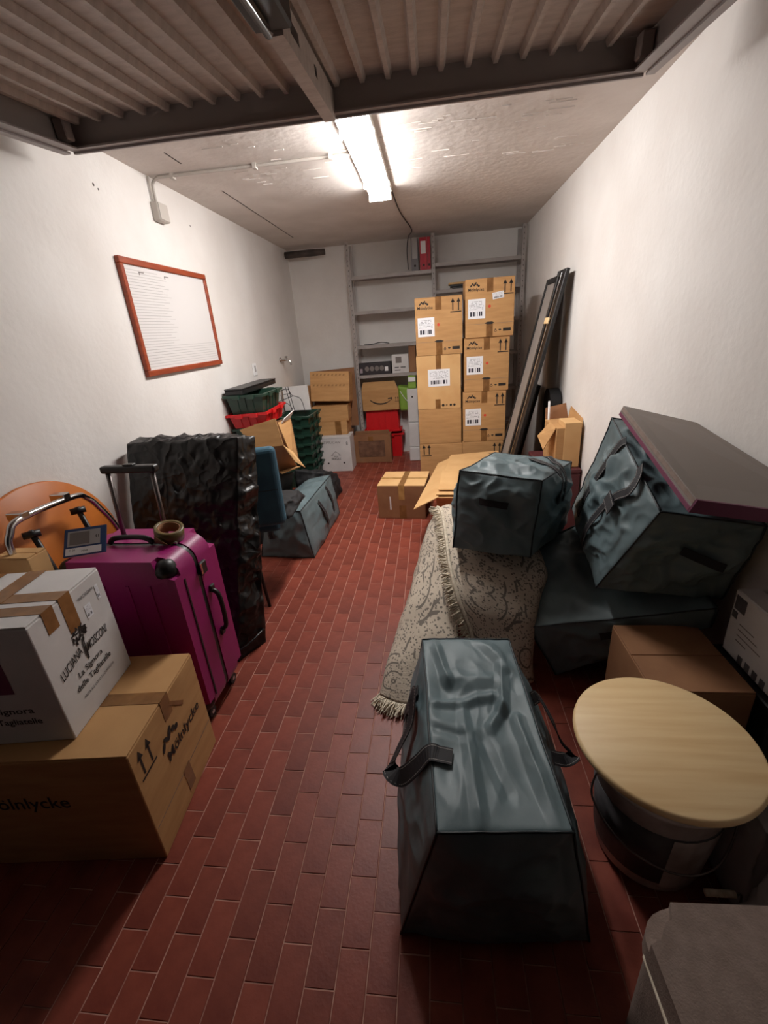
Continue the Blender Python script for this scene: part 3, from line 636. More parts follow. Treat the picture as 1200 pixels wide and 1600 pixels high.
def strap(parent, pts, nrm, wdt=.045, th=.003, base=Vector(), m='web', stitch=True, name='strap', k=5):
    """flat webbing band along pts (world); nrm: normals per point or one"""
    P = smooth_path([Vector(p)-base for p in pts], k); bm = bmesh.new(); bs = bmesh.new(); rows = []
    nn = [Vector(n_) for n_ in nrm] if isinstance(nrm, list) else [Vector(nrm)]*len(pts)
    for i, p in enumerate(P):
        t = (P[min(i+1, len(P)-1)]-P[max(i-1, 0)]).normalized(); f_ = i/k; a = min(int(f_), len(nn)-1); b = min(a+1, len(nn)-1)
        n_ = nn[a].lerp(nn[b], f_-int(f_)).normalized(); sd = t.cross(n_).normalized(); n2 = sd.cross(t).normalized()
        rows.append((p, sd, n2)); 
    V = [[bm.verts.new(p+sd*a*wdt/2+n2*b*th) for a, b in ((-1, 0), (1, 0), (1, 1), (-1, 1))] for p, sd, n2 in rows]
    for A, B in zip(V, V[1:]):
        for q in range(4): bm.faces.new((A[q], A[(q+1) % 4], B[(q+1) % 4], B[q]))
    bm.faces.new(V[0]); bm.faces.new(V[-1][::-1]); s = obj(name, bm, m, parent)
    if stitch:
        for (p, sd, n2), (p2, sd2, n22) in zip(rows, rows[1:]):
            for a in (-.38, .38):
                for f0, f1 in ((0, .32), (.5, .82)):
                    A = (p+sd*a*wdt).lerp(p2+sd2*a*wdt, f0); B = (p+sd*a*wdt).lerp(p2+sd2*a*wdt, f1)
                    for o_ in (th+.0004, -.0004):
                        q = [bs.verts.new(x) for x in (A+sd*.0009+n2*o_, B+sd*.0009+n2*o_, B-sd*.0009+n2*o_, A-sd*.0009+n2*o_)]; bs.faces.new(q)
        obj('stitching', bs, 'stitch', s, recalc=False)['kind'] = 'stuff'
    return s

# Bag D: front centre
r, S_, b = bag('storage_bag', 'grey-green woven storage bag flat on the floor at the front centre', [(-.13, .66, 0), (.36, .68, 0), (.33, 1.36, 0), (-.13, 1.36, 0), (-.02, .655, .44), (.285, .67, .44), (.245, 1.33, .44), (-.065, 1.33, .44)], bulge=.045, amp=.010, seed=1, n=100, rough=3.6, sag=.03, folds=((-1, .12, .3, .24, .014, .12), (.62, .55, .45, .1, .018, .18), (.45, .1, .12, -.12, .018, .15), (-.38, .1, -.34, -1, .011, .15), (.70, -.05, .82, -1, .014, .18), (-.75, .95, -.6, .45, .012, .16), (-.6, .45, .35, .42, .012, .2), (.3, .95, .75, .6, .012, .2), (-.1, -.25, .15, -.75, -.010, .18), (-1, -.15, -.4, -.22, -.008, .14)))
for s, vv in ((-1, .25), (1, .2)):
    side = lambda v, w, o=.006: S_(s, v, w, o)
    nx = Vector((s, 0, .25))
    A = side(.55, .25); B = side(.45, .75); D = S_(s*.92, -.35, 1, .006); E_ = S_(s*.62, -.42, 1, .006)
    if s < 0:
        strap(r, [side(.35, .45), Vector((-.095, 1.10, .41)), Vector((-.10, 1.02, .37)), Vector((-.135, .955, .33)), Vector((-.155, .90, .315)), Vector((-.12, .86, .34)), Vector((-.075, .85, .40)), S_(-1.0, -.40, 1, .012), S_(-.86, -.42, 1, .012), S_(-.66, -.44, 1, .010)], [(-1, 0, .4), (-1, 0, .6), (-1, 0, .6), (-.8, .3, .6), (-.3, .8, .5), (-.6, -.5, .6), (-.6, -.3, .7), (-.4, -.1, .9), (0, 0, 1), (0, 0, 1)], .05, base=b)
        strap(r, [side(.4, .2), side(.38, .5), side(.42, .8)], (-1, 0, .3), .046, base=b)
    else:
        strap(r, [side(.2, .95), Vector((.30, 1.09, .41)), Vector((.325, 1.03, .385)), Vector((.345, .985, .345)), Vector((.37, .955, .33)), Vector((.335, .925, .35)), side(-.3, .75, .01)], [(1, 0, .4), (1, 0, .6), (1, 0, .6), (.6, .5, .5), (.3, .8, .5), (.9, 0, .5), (1, 0, .3)], .04, base=b)

# carton under the rug, rug, bag A
tag(box('support_carton', (.10, .50, 2.06, 2.38, 0, .455), 'card', bev=.005), 'brown carton hidden under the fringed rug', 'box')
tag(hexa('carton_scrap', [(-.135, 2.3, .001), (.0, 2.28, .001), (.0, 2.36, .001), (-.12, 2.4, .001), (-.13, 2.31, .16), (-.03, 2.30, .16), (-.03, 2.36, .16), (-.12, 2.39, .16)], 'card_light'), 'small pale carton corner peeking out at the left of the rug', 'cardboard')
def carpet_mat():
    m = bpy.data.materials.new('patterned_rug'); m.use_nodes = True; nt = m.node_tree; N = nt.nodes; K = nt.links; b_ = N['Principled BSDF']; b_.inputs['Roughness'].default_value = .95
    uv = N.new('ShaderNodeTexCoord'); v1 = N.new('ShaderNodeTexVoronoi'); v1.inputs['Scale'].default_value = 5; K.new(uv.outputs['UV'], v1.inputs['Vector'])
    sn = N.new('ShaderNodeMath'); sn.operation = 'MULTIPLY'; sn.inputs[1].default_value = 26; K.new(v1.outputs['Distance'], sn.inputs[0])
    s2 = N.new('ShaderNodeMath'); s2.operation = 'SINE'; K.new(sn.outputs[0], s2.inputs[0])
    nz = N.new('ShaderNodeTexNoise'); nz.inputs['Scale'].default_value = 55; nz.inputs['Detail'].default_value = 2; K.new(uv.outputs['UV'], nz.inputs['Vector'])
    n3 = N.new('ShaderNodeTexNoise'); n3.inputs['Scale'].default_value = 9; K.new(uv.outputs['UV'], n3.inputs['Vector'])
    g1 = N.new('ShaderNodeMath'); g1.operation = 'GREATER_THAN'; g1.inputs[1].default_value = .80; K.new(s2.outputs[0], g1.inputs[0])
    v2 = N.new('ShaderNodeTexVoronoi'); v2.inputs['Scale'].default_value = 70; K.new(uv.outputs['UV'], v2.inputs['Vector'])
    g2 = N.new('ShaderNodeMath'); g2.operation = 'LESS_THAN'; g2.inputs[1].default_value = .33; K.new(v2.outputs['Distance'], g2.inputs[0])
    g3 = N.new('ShaderNodeMath'); g3.operation = 'GREATER_THAN'; g3.inputs[1].default_value = .5; K.new(n3.outputs[0], g3.inputs[0])
    a = N.new('ShaderNodeMath'); a.operation = 'MULTIPLY'; K.new(g1.outputs[0], a.inputs[0]); K.new(g3.outputs[0], a.inputs[1])
    mx = N.new('ShaderNodeMath'); mx.operation = 'MAXIMUM'; K.new(a.outputs[0], mx.inputs[0]); K.new(g2.outputs[0], mx.inputs[1])
    mul = N.new('ShaderNodeMath'); mul.operation = 'MULTIPLY'; mul.inputs[1].default_value = .72; K.new(mx.outputs[0], mul.inputs[0])
    c = N.new('ShaderNodeMix'); c.data_type = 'RGBA'; K.new(mul.outputs[0], c.inputs[0]); c.inputs[6].default_value = srgb(196, 182, 164); c.inputs[7].default_value = srgb(56, 52, 54); K.new(c.outputs[2], b_.inputs['Base Color'])
    bp = N.new('ShaderNodeBump'); bp.inputs['Strength'].default_value = .6; bp.inputs['Distance'].default_value = .004; K.new(nz.outputs[0], bp.inputs['Height']); K.new(bp.outputs[0], b_.inputs['Normal']); return m
M['rug'] = carpet_mat(); M['fringe'] = mat('cream_fringe', srgb(224, 212, 192), .9, col2=srgb(192, 178, 156), nscale=60)
def catmull(a, b, c, d, t): return .5*((2*b)+(-a+c)*t+(2*a-5*b+4*c-d)*t*t+(-a+3*b-3*c+d)*t**3)
def cloth(name, G, m, parent, sub=9, th=.008, uvs=(1, 1), wav=.006, seed=0):
    G = [[Vector(p) for p in row] for row in G]; R, Cc = len(G), len(G[0])
    def at(i, j): return G[max(0, min(R-1, i))][max(0, min(Cc-1, j))]
    def ev(u, v):
        i = min(int(u), R-2); j = min(int(v), Cc-2); fu, fv = u-i, v-j
        rows = [catmull(at(i+a, j-1), at(i+a, j), at(i+a, j+1), at(i+a, j+2), fv) for a in (-1, 0, 1, 2)]
        return catmull(*rows, fu)
    nu, nv = (R-1)*sub, (Cc-1)*sub; bm = bmesh.new(); uvl = bm.loops.layers.uv.new('uv'); P = [[ev(i/sub, j/sub) for j in range(nv+1)] for i in range(nu+1)]
    def nrm(i, j):
        a = P[min(i+1, nu)][j]-P[max(i-1, 0)][j]; b_ = P[i][min(j+1, nv)]-P[i][max(j-1, 0)]; n_ = a.cross(b_)
        return n_.normalized() if n_.length > 1e-9 else Vector((0, 0, 1))
    top, bot = [], []
    for i in range(nu+1):
        tr, br = [], []
        for j in range(nv+1):
            n_ = nrm(i, j); p = P[i][j]+n_*wav*noise.noise(P[i][j]*9+Vector((seed, 0, 0)))*2
            p.z = max(p.z, .006); tr.append(bm.verts.new(p+n_*th/2)); br.append(bm.verts.new(p-n_*th/2))
        top.append(tr); bot.append(br)
    def addf(q, uv):
        f = bm.faces.new(q)
        for l, t in zip(f.loops, uv): l[uvl].uv = (t[0]/nu*uvs[0], t[1]/nv*uvs[1])
    for i in range(nu):
        for j in range(nv):
            ij = ((i, j), (i+1, j), (i+1, j+1), (i, j+1)); addf([top[a][b_] for a, b_ in ij], ij); addf([bot[a][b_] for a, b_ in ij[::-1]], ij[::-1])
    for i in range(nu):
        for j in (0, nv): ij = ((i, j), (i+1, j), (i+1, j), (i, j)); addf([top[i][j], top[i+1][j], bot[i+1][j], bot[i][j]], ij)
    for j in range(nv):
        for i in (0, nu): ij = ((i, j), (i, j+1), (i, j+1), (i, j)); addf([top[i][j], top[i][j+1], bot[i][j+1], bot[i][j]], ij)
    return obj(name, bm, m, parent, smooth=True), ev
rug = empty('fringed_rug', (0, 2.0, 0), 0, 'cream floral rug with a fringed edge draped in the middle right', 'rug')
rb = Vector((0, 2.0, 0))
def rel(G): return [[Vector(p)-rb for p in row] for row in G]
G1 = [[(.0, 2.47, .455), (.02, 2.47, .50), (.09, 2.46, .52), (.18, 2.42, .515)], [(-.03, 2.43, .42), (-.01, 2.37, .49), (.05, 2.33, .515), (.15, 2.28, .515)], [(-.075, 2.33, .36), (-.045, 2.28, .425), (.03, 2.17, .44), (.11, 2.02, .43)],
      [(-.14, 2.10, .22), (-.10, 2.02, .30), (-.02, 1.90, .31), (.09, 1.82, .31)], [(-.205, 1.84, .10), (-.18, 1.75, .185), (-.07, 1.655, .19), (.08, 1.63, .19)], [(-.25, 1.60, .03), (-.235, 1.56, .09), (-.12, 1.52, .10), (.07, 1.53, .10)], [(-.27, 1.50, .012), (-.245, 1.46, .03), (-.15, 1.425, .03), (.06, 1.45, .03)]]
cloth('lower_layer', rel(G1), 'rug', rug, uvs=(1.3, .45), th=.012)
G2 = [[(.0, 2.40, .53), (.2, 2.38, .53), (.42, 2.36, .53), (.47, 2.36, .5)], [(.028, 2.33, .525), (.18, 2.15, .53), (.42, 2.05, .53), (.48, 2.05, .48)], [(.045, 2.06, .485), (.25, 1.94, .505), (.44, 1.84, .48), (.49, 1.84, .42)], [(.055, 1.88, .43), (.23, 1.75, .43), (.41, 1.71, .40), (.45, 1.73, .34)],
      [(.085, 1.74, .34), (.235, 1.665, .33), (.385, 1.63, .30), (.42, 1.66, .24)], [(.14, 1.67, .20), (.26, 1.62, .18), (.38, 1.59, .16), (.41, 1.63, .12)], [(.16, 1.63, .04), (.27, 1.58, .03), (.38, 1.56, .03), (.41, 1.60, .02)]]
_, ev2 = cloth('upper_layer', rel(G2), 'rug', rug, uvs=(1.1, .6), th=.012, seed=4)
def fringe(pts, dirn, n, parent, L=.035, seed=0, droop=.5):
    random.seed(seed); bm = bmesh.new(); P = [Vector(p) for p in pts]
    for k in range(n):
        t = k/(n-1)*(len(P)-1); i = min(int(t), len(P)-2); p = P[i].lerp(P[i+1], t-i)
        d = (Vector(dirn)+Vector([random.uniform(-.5, .5) for _ in range(3)])).normalized()*L*random.uniform(.7, 1.2)
        e1 = p+d*.5+Vector((0, 0, -L*.15*droop)); e2 = p+d+Vector((0, 0, -L*.5*droop)); e1.z = max(e1.z, .006); e2.z = max(e2.z, .005)
        tube_bm(bm, [p, e1, e2], [.003, .0028, .002], 4)
    o = obj('fringe', bm, 'fringe', parent); o['kind'] = 'stuff'
edge2 = [ev2(t/6*1, 0)+Vector((-.004, -.002, .004)) for t in range(1, 34)]
fringe([p+Vector((-.004, -.004, .006)) for p in edge2], (-1, -.35, .0), 420, rug, .042, 1)
tube('fringe_hem', [p+Vector((.006, -.004, .008)) for p in edge2], .009, 'fringe', rug, n=6)
fringe([(-.272, -.49, .012), (-.25, -.54, .03), (-.2, -.57, .03), (-.14, -.575, .03)], (-.5, -1, -.1), 120, rug, .06, 2)
r, S_, b = bag('storage_bag', 'grey-green storage bag sitting on the fringed rug', [(.07, 1.86, .545), (.40, 1.76, .545), (.64, 2.12, .535), (.13, 2.40, .545), (.11, 1.93, .90), (.435, 1.775, .89), (.63, 2.06, .88), (.30, 2.20, .90)], bulge=.045, amp=.018, seed=2, n=70, rough=4.0)
fr = None
p0, p1 = S_(-.35, -1, .42, .002), S_(.35, -1, .38, .002)
strap(r, [S_(-.42+.14*k, -1, .38-.01*k, .003) for k in range(6)], (-.3, -1, .1), .03, base=b, name='front_handle', stitch=False)
strap(r, [S_(-.05, 1, 1, .004), S_(.2, .6, 1, .004), S_(.55, .2, 1, .004), S_(.95, -.05, 1, .008), S_(1, -.2, .7, .008), S_(1, -.3, .2, .005)], [(0, 0, 1), (0, 0, 1), (0, 0, 1), (.5, -.3, 1), (1, -.5, .2), (1, -.5, 0)], .03, base=b)
strap(r, [S_(.3, 1, 1, .004), S_(.5, .7, 1, .004), S_(.75, .5, 1, .004), S_(.97, .3, 1, .008), S_(1, .1, .7, .008), S_(1, -.05, .2, .005)], [(0, 0, 1), (0, 0, 1), (0, 0, 1), (.5, -.3, 1), (1, -.5, .2), (1, -.5, 0)], .026, base=b)

# Bag C (lower right) and B (upper right)
r, S_, b = bag('storage_bag', 'dark grey storage bag squashed under the upper bag by the right wall', [(.52, 1.64, .002), (.96, 1.40, .445), (1.0, 2.3, .05), (.60, 2.3, .002), (.385, 1.63, .27), (.95, 1.38, .54), (1.0, 2.25, .56), (.49, 2.0, .52)], bulge=.012, amp=.018, seed=3, n=56)
strap(r, [S_(-.2+.1*k, -1, .35-.03*k, .004) for k in range(6)], (-.2, -1, .2), .03, base=b, name='front_handle', stitch=False)
r, S_, b = bag('storage_bag', 'tall grey-green storage bag with black handles leaning on the right wall', [(.60, 1.53, .53), (1.0, 1.45, .53), (1.0, 2.35, .58), (.68, 2.16, .60), (.695, 1.35, .92), (1.0, 1.33, .87), (1.0, 1.99, 1.06), (.735, 1.92, 1.10)], bulge=.02, amp=.022, seed=4, n=80, rough=4.2)
L_ = (-1, -.1, .35)
strap(r, [S_(-1, .55, -.75, .006), S_(-1, .50, -.2, .006), S_(-1, .42, .4, .006), S_(-1, .38, .9, .01), S_(-.95, .35, 1, .012)], L_, .035, base=b)
strap(r, [S_(-1, -.15, -.8, .006), S_(-1, -.15, -.3, .008), S_(-1, -.2, .2, .014), S_(-1, -.30, .5, .025), S_(-1, -.42, .72, .03), S_(-1, -.35, .95, .02), S_(-.95, -.2, 1, .01)], L_, .036, base=b)
strap(r, [S_(-1, -.13, .33, .02), S_(-1, -.40, .33, .035)], L_, .05, base=b, name='grip_patch')
strap(r, [S_(-.1+.14*k, -1, .22-.04*k, .004) for k in range(6)], (-.2, -1, .2), .03, base=b, name='front_handle', stitch=False)
# boards on bag B
A, B_, D_ = Vector((.727, 1.81, 1.172)), Vector((1.035, 1.865, 1.080)), Vector((.627, 1.07, 1.071)); C_ = B_+D_-A; C_.x = 1.04
pb2 = empty('folded_board', A, 0, 'folded taupe board with plum edges lying on the tall bag', 'board')
nn = (D_-A).cross(B_-A).normalized()
if nn.z < 0: nn = -nn
def board(off, th, m, name, ins=0):
    q = [A, B_, C_, D_]; cen = sum(q, Vector())/4; lo = [p.lerp(cen, ins)-nn*(off+th)-A for p in q]; hi = [p.lerp(cen, ins)-nn*off-A for p in q]
    bm = bmesh.new(); a = [bm.verts.new(p) for p in lo]; c_ = [bm.verts.new(p) for p in hi]; bm.faces.new(a); bm.faces.new(c_[::-1])
    for k in range(4): bm.faces.new((a[k], c_[k], c_[(k+1) % 4], a[(k+1) % 4]))
    bmesh.ops.bevel(bm, geom=list(bm.edges), offset=.0015, segments=1, affect='EDGES'); return obj(name, bm, m, pb2)
board(0, .003, 'panelface', 'face_sheet'); board(.003, .014, 'cover', 'padded_core', .004); board(.017, .003, 'panelface', 'face_sheet'); board(.0205, .003, 'panelface', 'face_sheet'); board(.0235, .014, 'plum', 'padded_core', .004)
q_ = [D_, C_]; slab('edge_binding', [D_-A+nn*.001, C_-A+nn*.001, C_-A-nn*.036, D_-A-nn*.036], 'plum', pb2, -.006)

# ------------------------------------------------------------------ right foreground
bc = carton('large_carton', 'large brown carton beside the wooden disc by the right wall', (.785, 1.27, 0), .29, .33, .43, 0, 'card_dark', seam='x')
tag(box('black_crate', (.945, 1.04, 1.06, 1.36, 0, .408), 'black', bev=.004), 'dark box under the printed carton by the right wall', 'box')
nb = empty('printed_carton', (1.003, 1.22, .409), 0, 'grey-white carton with faded print standing against the right wall', 'box')
box('body', (-.036, .036, -.13, .12, 0, .235), 'white_card', nb, bev=.004); fr = (Vector((-.036, .12, 0)), Vector((0, -1, 0)), Vector((0, 0, 1)), Vector((-1, 0, 0)))
decal(nb, fr, .035, .195, .05,.05, 'label_grey', 'print'); decal(nb, fr, .02, .15, .025, .025, 'label_grey', 'print')
for k in range(4): decal(nb, fr, .09+.035*k, .018, .022, .03, 'label_grey', 'print')
polys(nb, fr, .05, .07, [rect(0, .02*k, .05+.02*((k*3) % 4), .02*k+.004) for k in range(4)], 'ink_grey', 'print')
bk = empty('paint_bucket', (.60, .935, 0), 0, 'white plastic bucket with wire handle under the wooden disc', 'bucket')
lathe('tub', [(0, 0), (.130, 0), (.137, .01), (.172, .395), (.180, .40), (.180, .425), (.173, .425), (.168, .398), (.133, .012), (0, .012)], 'plaster_white', bk, n=40)
lathe('rim_band', [(.1675, .335), (.177, .337), (.177, .348), (.1675, .35)], 'plaster_white', bk, n=40)
lathe('printed_band', [(.1400, .05), (.1435, .05), (.1620, .265), (.1585, .265)], 'label_grey', bk, n=40)
bm = bmesh.new(); q = []
for k in range(9):
    a = -1.75+k*.16
    for z, rr in ((.04, .1440), (.262, .1640)): q.append(bm.verts.new((rr*cos(a), rr*sin(a), z)))
for k in range(8): bm.faces.new((q[2*k], q[2*k+2], q[2*k+3], q[2*k+1]))
obj('paper_label', bm, 'plaster_white', bk)
tube('bail_handle', smooth_path([(-.178, -.03, .34), (-.195, -.06, .27), (-.14, -.15, .22), (-.03, -.20, .20), (.07, -.185, .225), (.15, -.10, .31), (.178, .0, .34)]), .0028, 'steel', bk, n=6)
for s in (-1, 1): box('lug', (s*.178-.006, s*.178+.006, -.04+.01*(s+1), -.01+.01*(s+1), .33, .36), 'plaster_white', bk, bev=.003)
dk = empty('wooden_disc', (.585, .925, .4255), 0, 'pale birch round board lying on top of the bucket', 'board')
lathe('disc', [(0, 0), (.214, 0), (.222, .004), (.224, .012), (.222, .020), (.216, .024), (0, .024)], 'pine', dk, n=72)
# ottoman
ot = empty('footstool', (.60, .33, 0), .03, 'taupe fabric stool with rounded corners at the bottom right', 'stool')
def rbox(name, w, d, z0, z1, rad_, m, parent, bev=.02, seg=4):
    bm = bmesh.new(); pts = []
    for cx, cy, a0 in ((w/2-rad_, d/2-rad_, 0), (-w/2+rad_, d/2-rad_, pi/2), (-w/2+rad_, -d/2+rad_, pi), (w/2-rad_, -d/2+rad_, 3*pi/2)):
        for k in range(7): a = a0+k*pi/12; pts.append((cx+rad_*cos(a), cy+rad_*sin(a)))
    lo = [bm.verts.new((x, y, z0)) for x, y in pts]; hi = [bm.verts.new((x, y, z1)) for x, y in pts]; n = len(pts)
    for k in range(n): bm.faces.new((lo[k], lo[(k+1) % n], hi[(k+1) % n], hi[k]))
    bm.faces.new(lo[::-1]); tf = bm.faces.new(hi)
    bmesh.ops.bevel(bm, geom=list(tf.edges), offset=bev, segments=seg, affect='EDGES'); return obj(name, bm, m, parent, smooth='auto')
rbox('base', .46, .42, 0, .385, .06, 'cover', ot); rbox('padded_top', .475, .435, .387, .455, .065, 'cover', ot, bev=.025)
tube('piping', [(-.236, -.16, .392), (-.239, .0, .392), (-.236, .16, .392), (-.19, .214, .392), (0, .219, .392), (.2, .215, .392)], .004, 'fringe', ot, n=6)
# odds and ends by the wall
wp = empty('wooden_plank', (.88, .80, 0), 0, 'rough grey-brown plank leaning at the right edge', 'plank')
hexa('plank', [(-.03, -.2, .001), (.015, -.2, .001), (.015, -.11, .001), (-.03, -.11, .001), (-.08, -.10, .42), (-.035, -.10, .42), (-.035, .0, .42), (-.08, .0, .42)], 'greywood', wp, bev=.003)
r, S_, b = bag('white_sack', 'crumpled white sack standing between the stool and the bucket', [(.70, .60, 0), (.86, .58, 0), (.86, .72, 0), (.72, .72, 0), (.72, .62, .28), (.86, .60, .32), (.85, .70, .33), (.75, .70, .36)], m='sack', bulge=.02, amp=.02, seed=9, n=18, rough=9, seams=False, cat='sack')
r, S_, b = bag('cloth_bundle', 'pale crumpled cloth bundle beside the bucket', [(.76, .76, 0), (.83, .76, 0), (.83, .98, 0), (.76, .98, 0), (.78, .78, .3), (.82, .78, .3), (.82, .96, .34), (.78, .96, .34)], m='sack', bulge=.01, amp=.015, seed=11, n=14, rough=9, seams=False, cat='cloth')
rl_ = empty('paint_roller', (.68, .735, .0), 0, 'small cream paint roller standing near the bucket', 'tool')
tube('handle', [(-.035, 0, .135), (.035, .0, .135)], .0085, 'fringe', rl_, n=10); tube('frame', smooth_path([(.035, .0, .135), (.05, 0, .132), (.052, 0, .07), (.03, .0, .02)]), .003, 'steel', rl_, n=6); tube('sleeve', [(-.045, 0, .019), (.045, 0, .019)], .0185, 'sack', rl_, n=12)

# ------------------------------------------------------------------ taped box and flattened carton in the aisle
tb = carton('taped_carton', 'brown carton taped crosswise on the aisle floor', (-.275, 3.70, 0), .41, .40, .30, -.10, 'card_dark', seam='x')
hb = .3
box('packing_tape', (-.02, .03, -.2012, .2012, hb+.0006, hb+.0016), 'tape', tb); box('packing_tape', (-.02, .03, -.2016, -.2003, hb-.13, hb+.0016), 'tape_light', tb); box('packing_tape', (-.2055, .2055, -.02, .02, hb+.0002, hb+.0011), 'tape_light', tb)
box('packing_tape', (-.02, .04, -.2014, -.2003, .0, .12), 'tape', tb); decal(tb, face(.41, .4, .3, 'front'), .11, .14, .012, .12, 'white', 'torn_label')
for o in list(tb.children):
    if o.name.startswith('flap'): o.data.materials[0] = M['card_light']
fc = empty('flattened_carton', (.35, 3.6, 0), 0, 'opened pale carton with flaps spread behind the middle bag', 'box')
def W_(p): return Vector(p)-Vector((.35, 3.6, 0))
hexa('body', [W_(p) for p in ((.02, 3.35, 0), (.58, 3.2, 0), (.54, 4.2, 0), (.12, 4.3, 0), (.0, 3.10, .33), (.66, 3.05, .33), (.55, 4.22, .33), (.14, 4.25, .33))], 'card', fc)
slab('flap', [W_(p) for p in ((.0, 3.12, .345), (.72, 3.05, .345), (.61, 4.30, .345), (.155, 4.22, .345))], 'card_light', fc, .006)
slab('flap', [W_(p) for p in ((-.165, 3.0, .28), (.015, 3.09, .335), (.15, 4.15, .335), (.03, 4.1, .30))], 'card_light', fc, .006)
slab('flap', [W_(p) for p in ((.02, 3.18, .362), (.45, 3.14, .362), (.5, 3.62, .362), (.06, 3.66, .362))], 'card_light', fc, .006)
ft = (W_((0, 0, .3525)), Vector((1, 0, 0)), Vector((0, 1, 0)), Vector((0, 0, 1)))
text(fc, ft, .46, 3.95, 'Mölnlycke', .2, height=.05, ang=pi/2+.1, bold=.008); polys(fc, ft, .60, 4.02, LOGO, 'ink', 'logo', ang=pi/2); polys(fc, ft, .54, 4.2, ARROWS, 'ink', 'arrow_mark', ang=pi, sc=.7)
polys(fc, (W_((.0, 3.055, 0)), Vector((1, 0, 0)), Vector((0, 0, 1)), Vector((0, -1, 0))), .05, .2, ARROWS, 'ink', 'arrow_mark', sc=.4)

# ------------------------------------------------------------------ right wall: leaning panels and small carton
def lean(name, label, y0, y1, x_off, top, pane, chrome=None):
    r = empty(name, (.60-x_off, (y0+y1)/2, 0.003), rot=(0, math.atan2(.42, 1.8), 0), label=label, cat='panel'); L = top; d = (y1-y0)/2; fw_ = .045
    for a, b_ in ((-d, -d+fw_), (d-fw_, d)): box('frame_stile', (-.014, .014, a, b_, 0, L), 'black', r, bev=.003)
    for a, b_ in ((0, fw_), (L-fw_, L)): box('frame_rail', (-.013, .013, -d+fw_+.0005, d-fw_-.0005, a, b_), 'black', r, bev=.003)
    box('pane', (-.005, .005, -d+fw_, d-fw_, fw_, L-fw_), pane, r)
    if chrome is not None: box('chrome_trim', (-.0185, -.0145, chrome-.011, chrome+.011, .02, L-.02), 'chrome', r, bev=.001)
    return r
lean('sliding_door_panel', 'tall black-framed panel with grey pane leaning on the right wall', 3.98, 4.42, 0.0, 1.86, 'screen')
p2 = lean('sliding_door_panel', 'black panel with a bright metal strip leaning nearer the camera', 3.72, 3.96, .03, 1.88, 'black', -.02)
box('brass_clip', (-.03, -.0185, -.07, .05, 1.5, 1.545), 'pine', p2, bev=.002)
lean('leaning_frame', 'black framed panel leaning behind the grey pane', 4.44, 4.60, -.19, .95, 'black')
bl = empty('black_shape', (.99, 3.9, 0), 0, 'rounded black shape standing against the right wall behind the panels', 'case')  # upright black solid with a rounded top
bm = bmesh.new(); pr = [(-.12, 0), (.12, 0), (.12, .85)]+[(.12*cos(a), .85+.12*sin(a)) for a in [k*pi/12 for k in range(1, 12)]]+[(-.12, .85)]
a = [bm.verts.new((-.04, y, z)) for y, z in pr]; c_ = [bm.verts.new((.045, y, z)) for y, z in pr]; bm.faces.new(a); bm.faces.new(c_[::-1])
for k in range(len(pr)): bm.faces.new((a[k], c_[k], c_[(k+1) % len(pr)], a[(k+1) % len(pr)]))
obj('shell', bm, 'blackcloth', bl); box('handle', (-.052, -.041, -.04, .04, .6, .63), 'black', bl, bev=.003)
mc = empty('maroon_case', (.91, 3.45, 0), 0, 'maroon case on the floor below the small open carton', 'case'); box('body', (-.13, .13, -.29, .25, 0, .46), 'maroon', mc, bev=.01); box('lid', (-.132, .132, -.292, .252, .462, .495), 'maroon', mc, bev=.006)
sc = empty('small_open_carton', (.945, 3.38, .496), 0, 'small open carton with loose flaps by the right wall', 'box')
box('body', (-.085, .085, -.18, .17, 0, .29), 'card', sc, bev=.003); box('inner_carton', (-.03, .083, -.183, .0, .002, .325), 'card_light', sc, bev=.003)
slab('flap', [(-.085, -.17, .29), (-.085, .0, .30), (-.17, .0, .20), (-.16, -.15, .13)], 'card', sc, .005); slab('flap', [(.085, -.18, .29), (.085, .17, .29), (.10, .17, .38), (.10, -.12, .34)], 'card', sc, .005)
slab('flap', [(-.085, .17, .29), (.085, .17, .29), (.07, .2, .40), (-.08, .2, .37)], 'card_dark', sc, .005); tube('protruding_stick', [(-.06, .14, .1), (-.07, .14, .43)], .008, 'white', sc)

# ------------------------------------------------------------------ left foreground: big carton, white carton, suitcase
big = carton('large_carton', 'large printed brown carton on the floor at the left front', (-1.234, .99, 0), .66, .435, .45, 0, 'card', seam='x', tape='tape', over=.08)
big.rotation_euler = (0, 0, .09)
f = face(.66, .435, .45, 'right')
text(big, f, .27, .25, 'Mölnlycke', .235, height=.052, bold=.01, off=.0016); polys(big, f, .19, .315, LOGO, 'ink', 'logo', sc=.95, off=.0016, ang=.1); polys(big, f, .065, .33, ARROWS, 'ink', 'arrow_mark', sc=.85)
polys(big, f, 0, 0, [rect(.01, .125, .425, .128)], 'ink_grey', 'perforation'); decal(big, f, .22, .085, .045, .10, 'tape', 'packing_tape', ang=.05, off=.0008)
decal(big, f, .27, .375, .10, .014, 'tape', 'wrinkled_tape', ang=-.75, off=.0012)
f = face(.66, .435, .45, 'front'); text(big, f, .3, .27, 'Mölnlycke', .27, height=.062, bold=.01)
wc = carton('pasta_carton', 'white pasta carton with brown tape on the big brown carton', (-1.324, .988, .4505), .45, .325, .402, .12, 'white_card', seam='x')
f = face(.45, .325, .402, 'right')
def arcwords(parent, fr, u, v, s, ang):
    text(parent, fr, u, v, s, .135, height=.026, ang=ang, bold=.012, off=.0016)
text(wc, f, .088, .205, 'LUCIANA', .105, height=.030, ang=.22, off=.0016, bold=.01, shear=.2); text(wc, f, .217, .205, 'MOSCONI', .105, height=.030, ang=-.02, off=.0016, bold=.01, shear=.2)
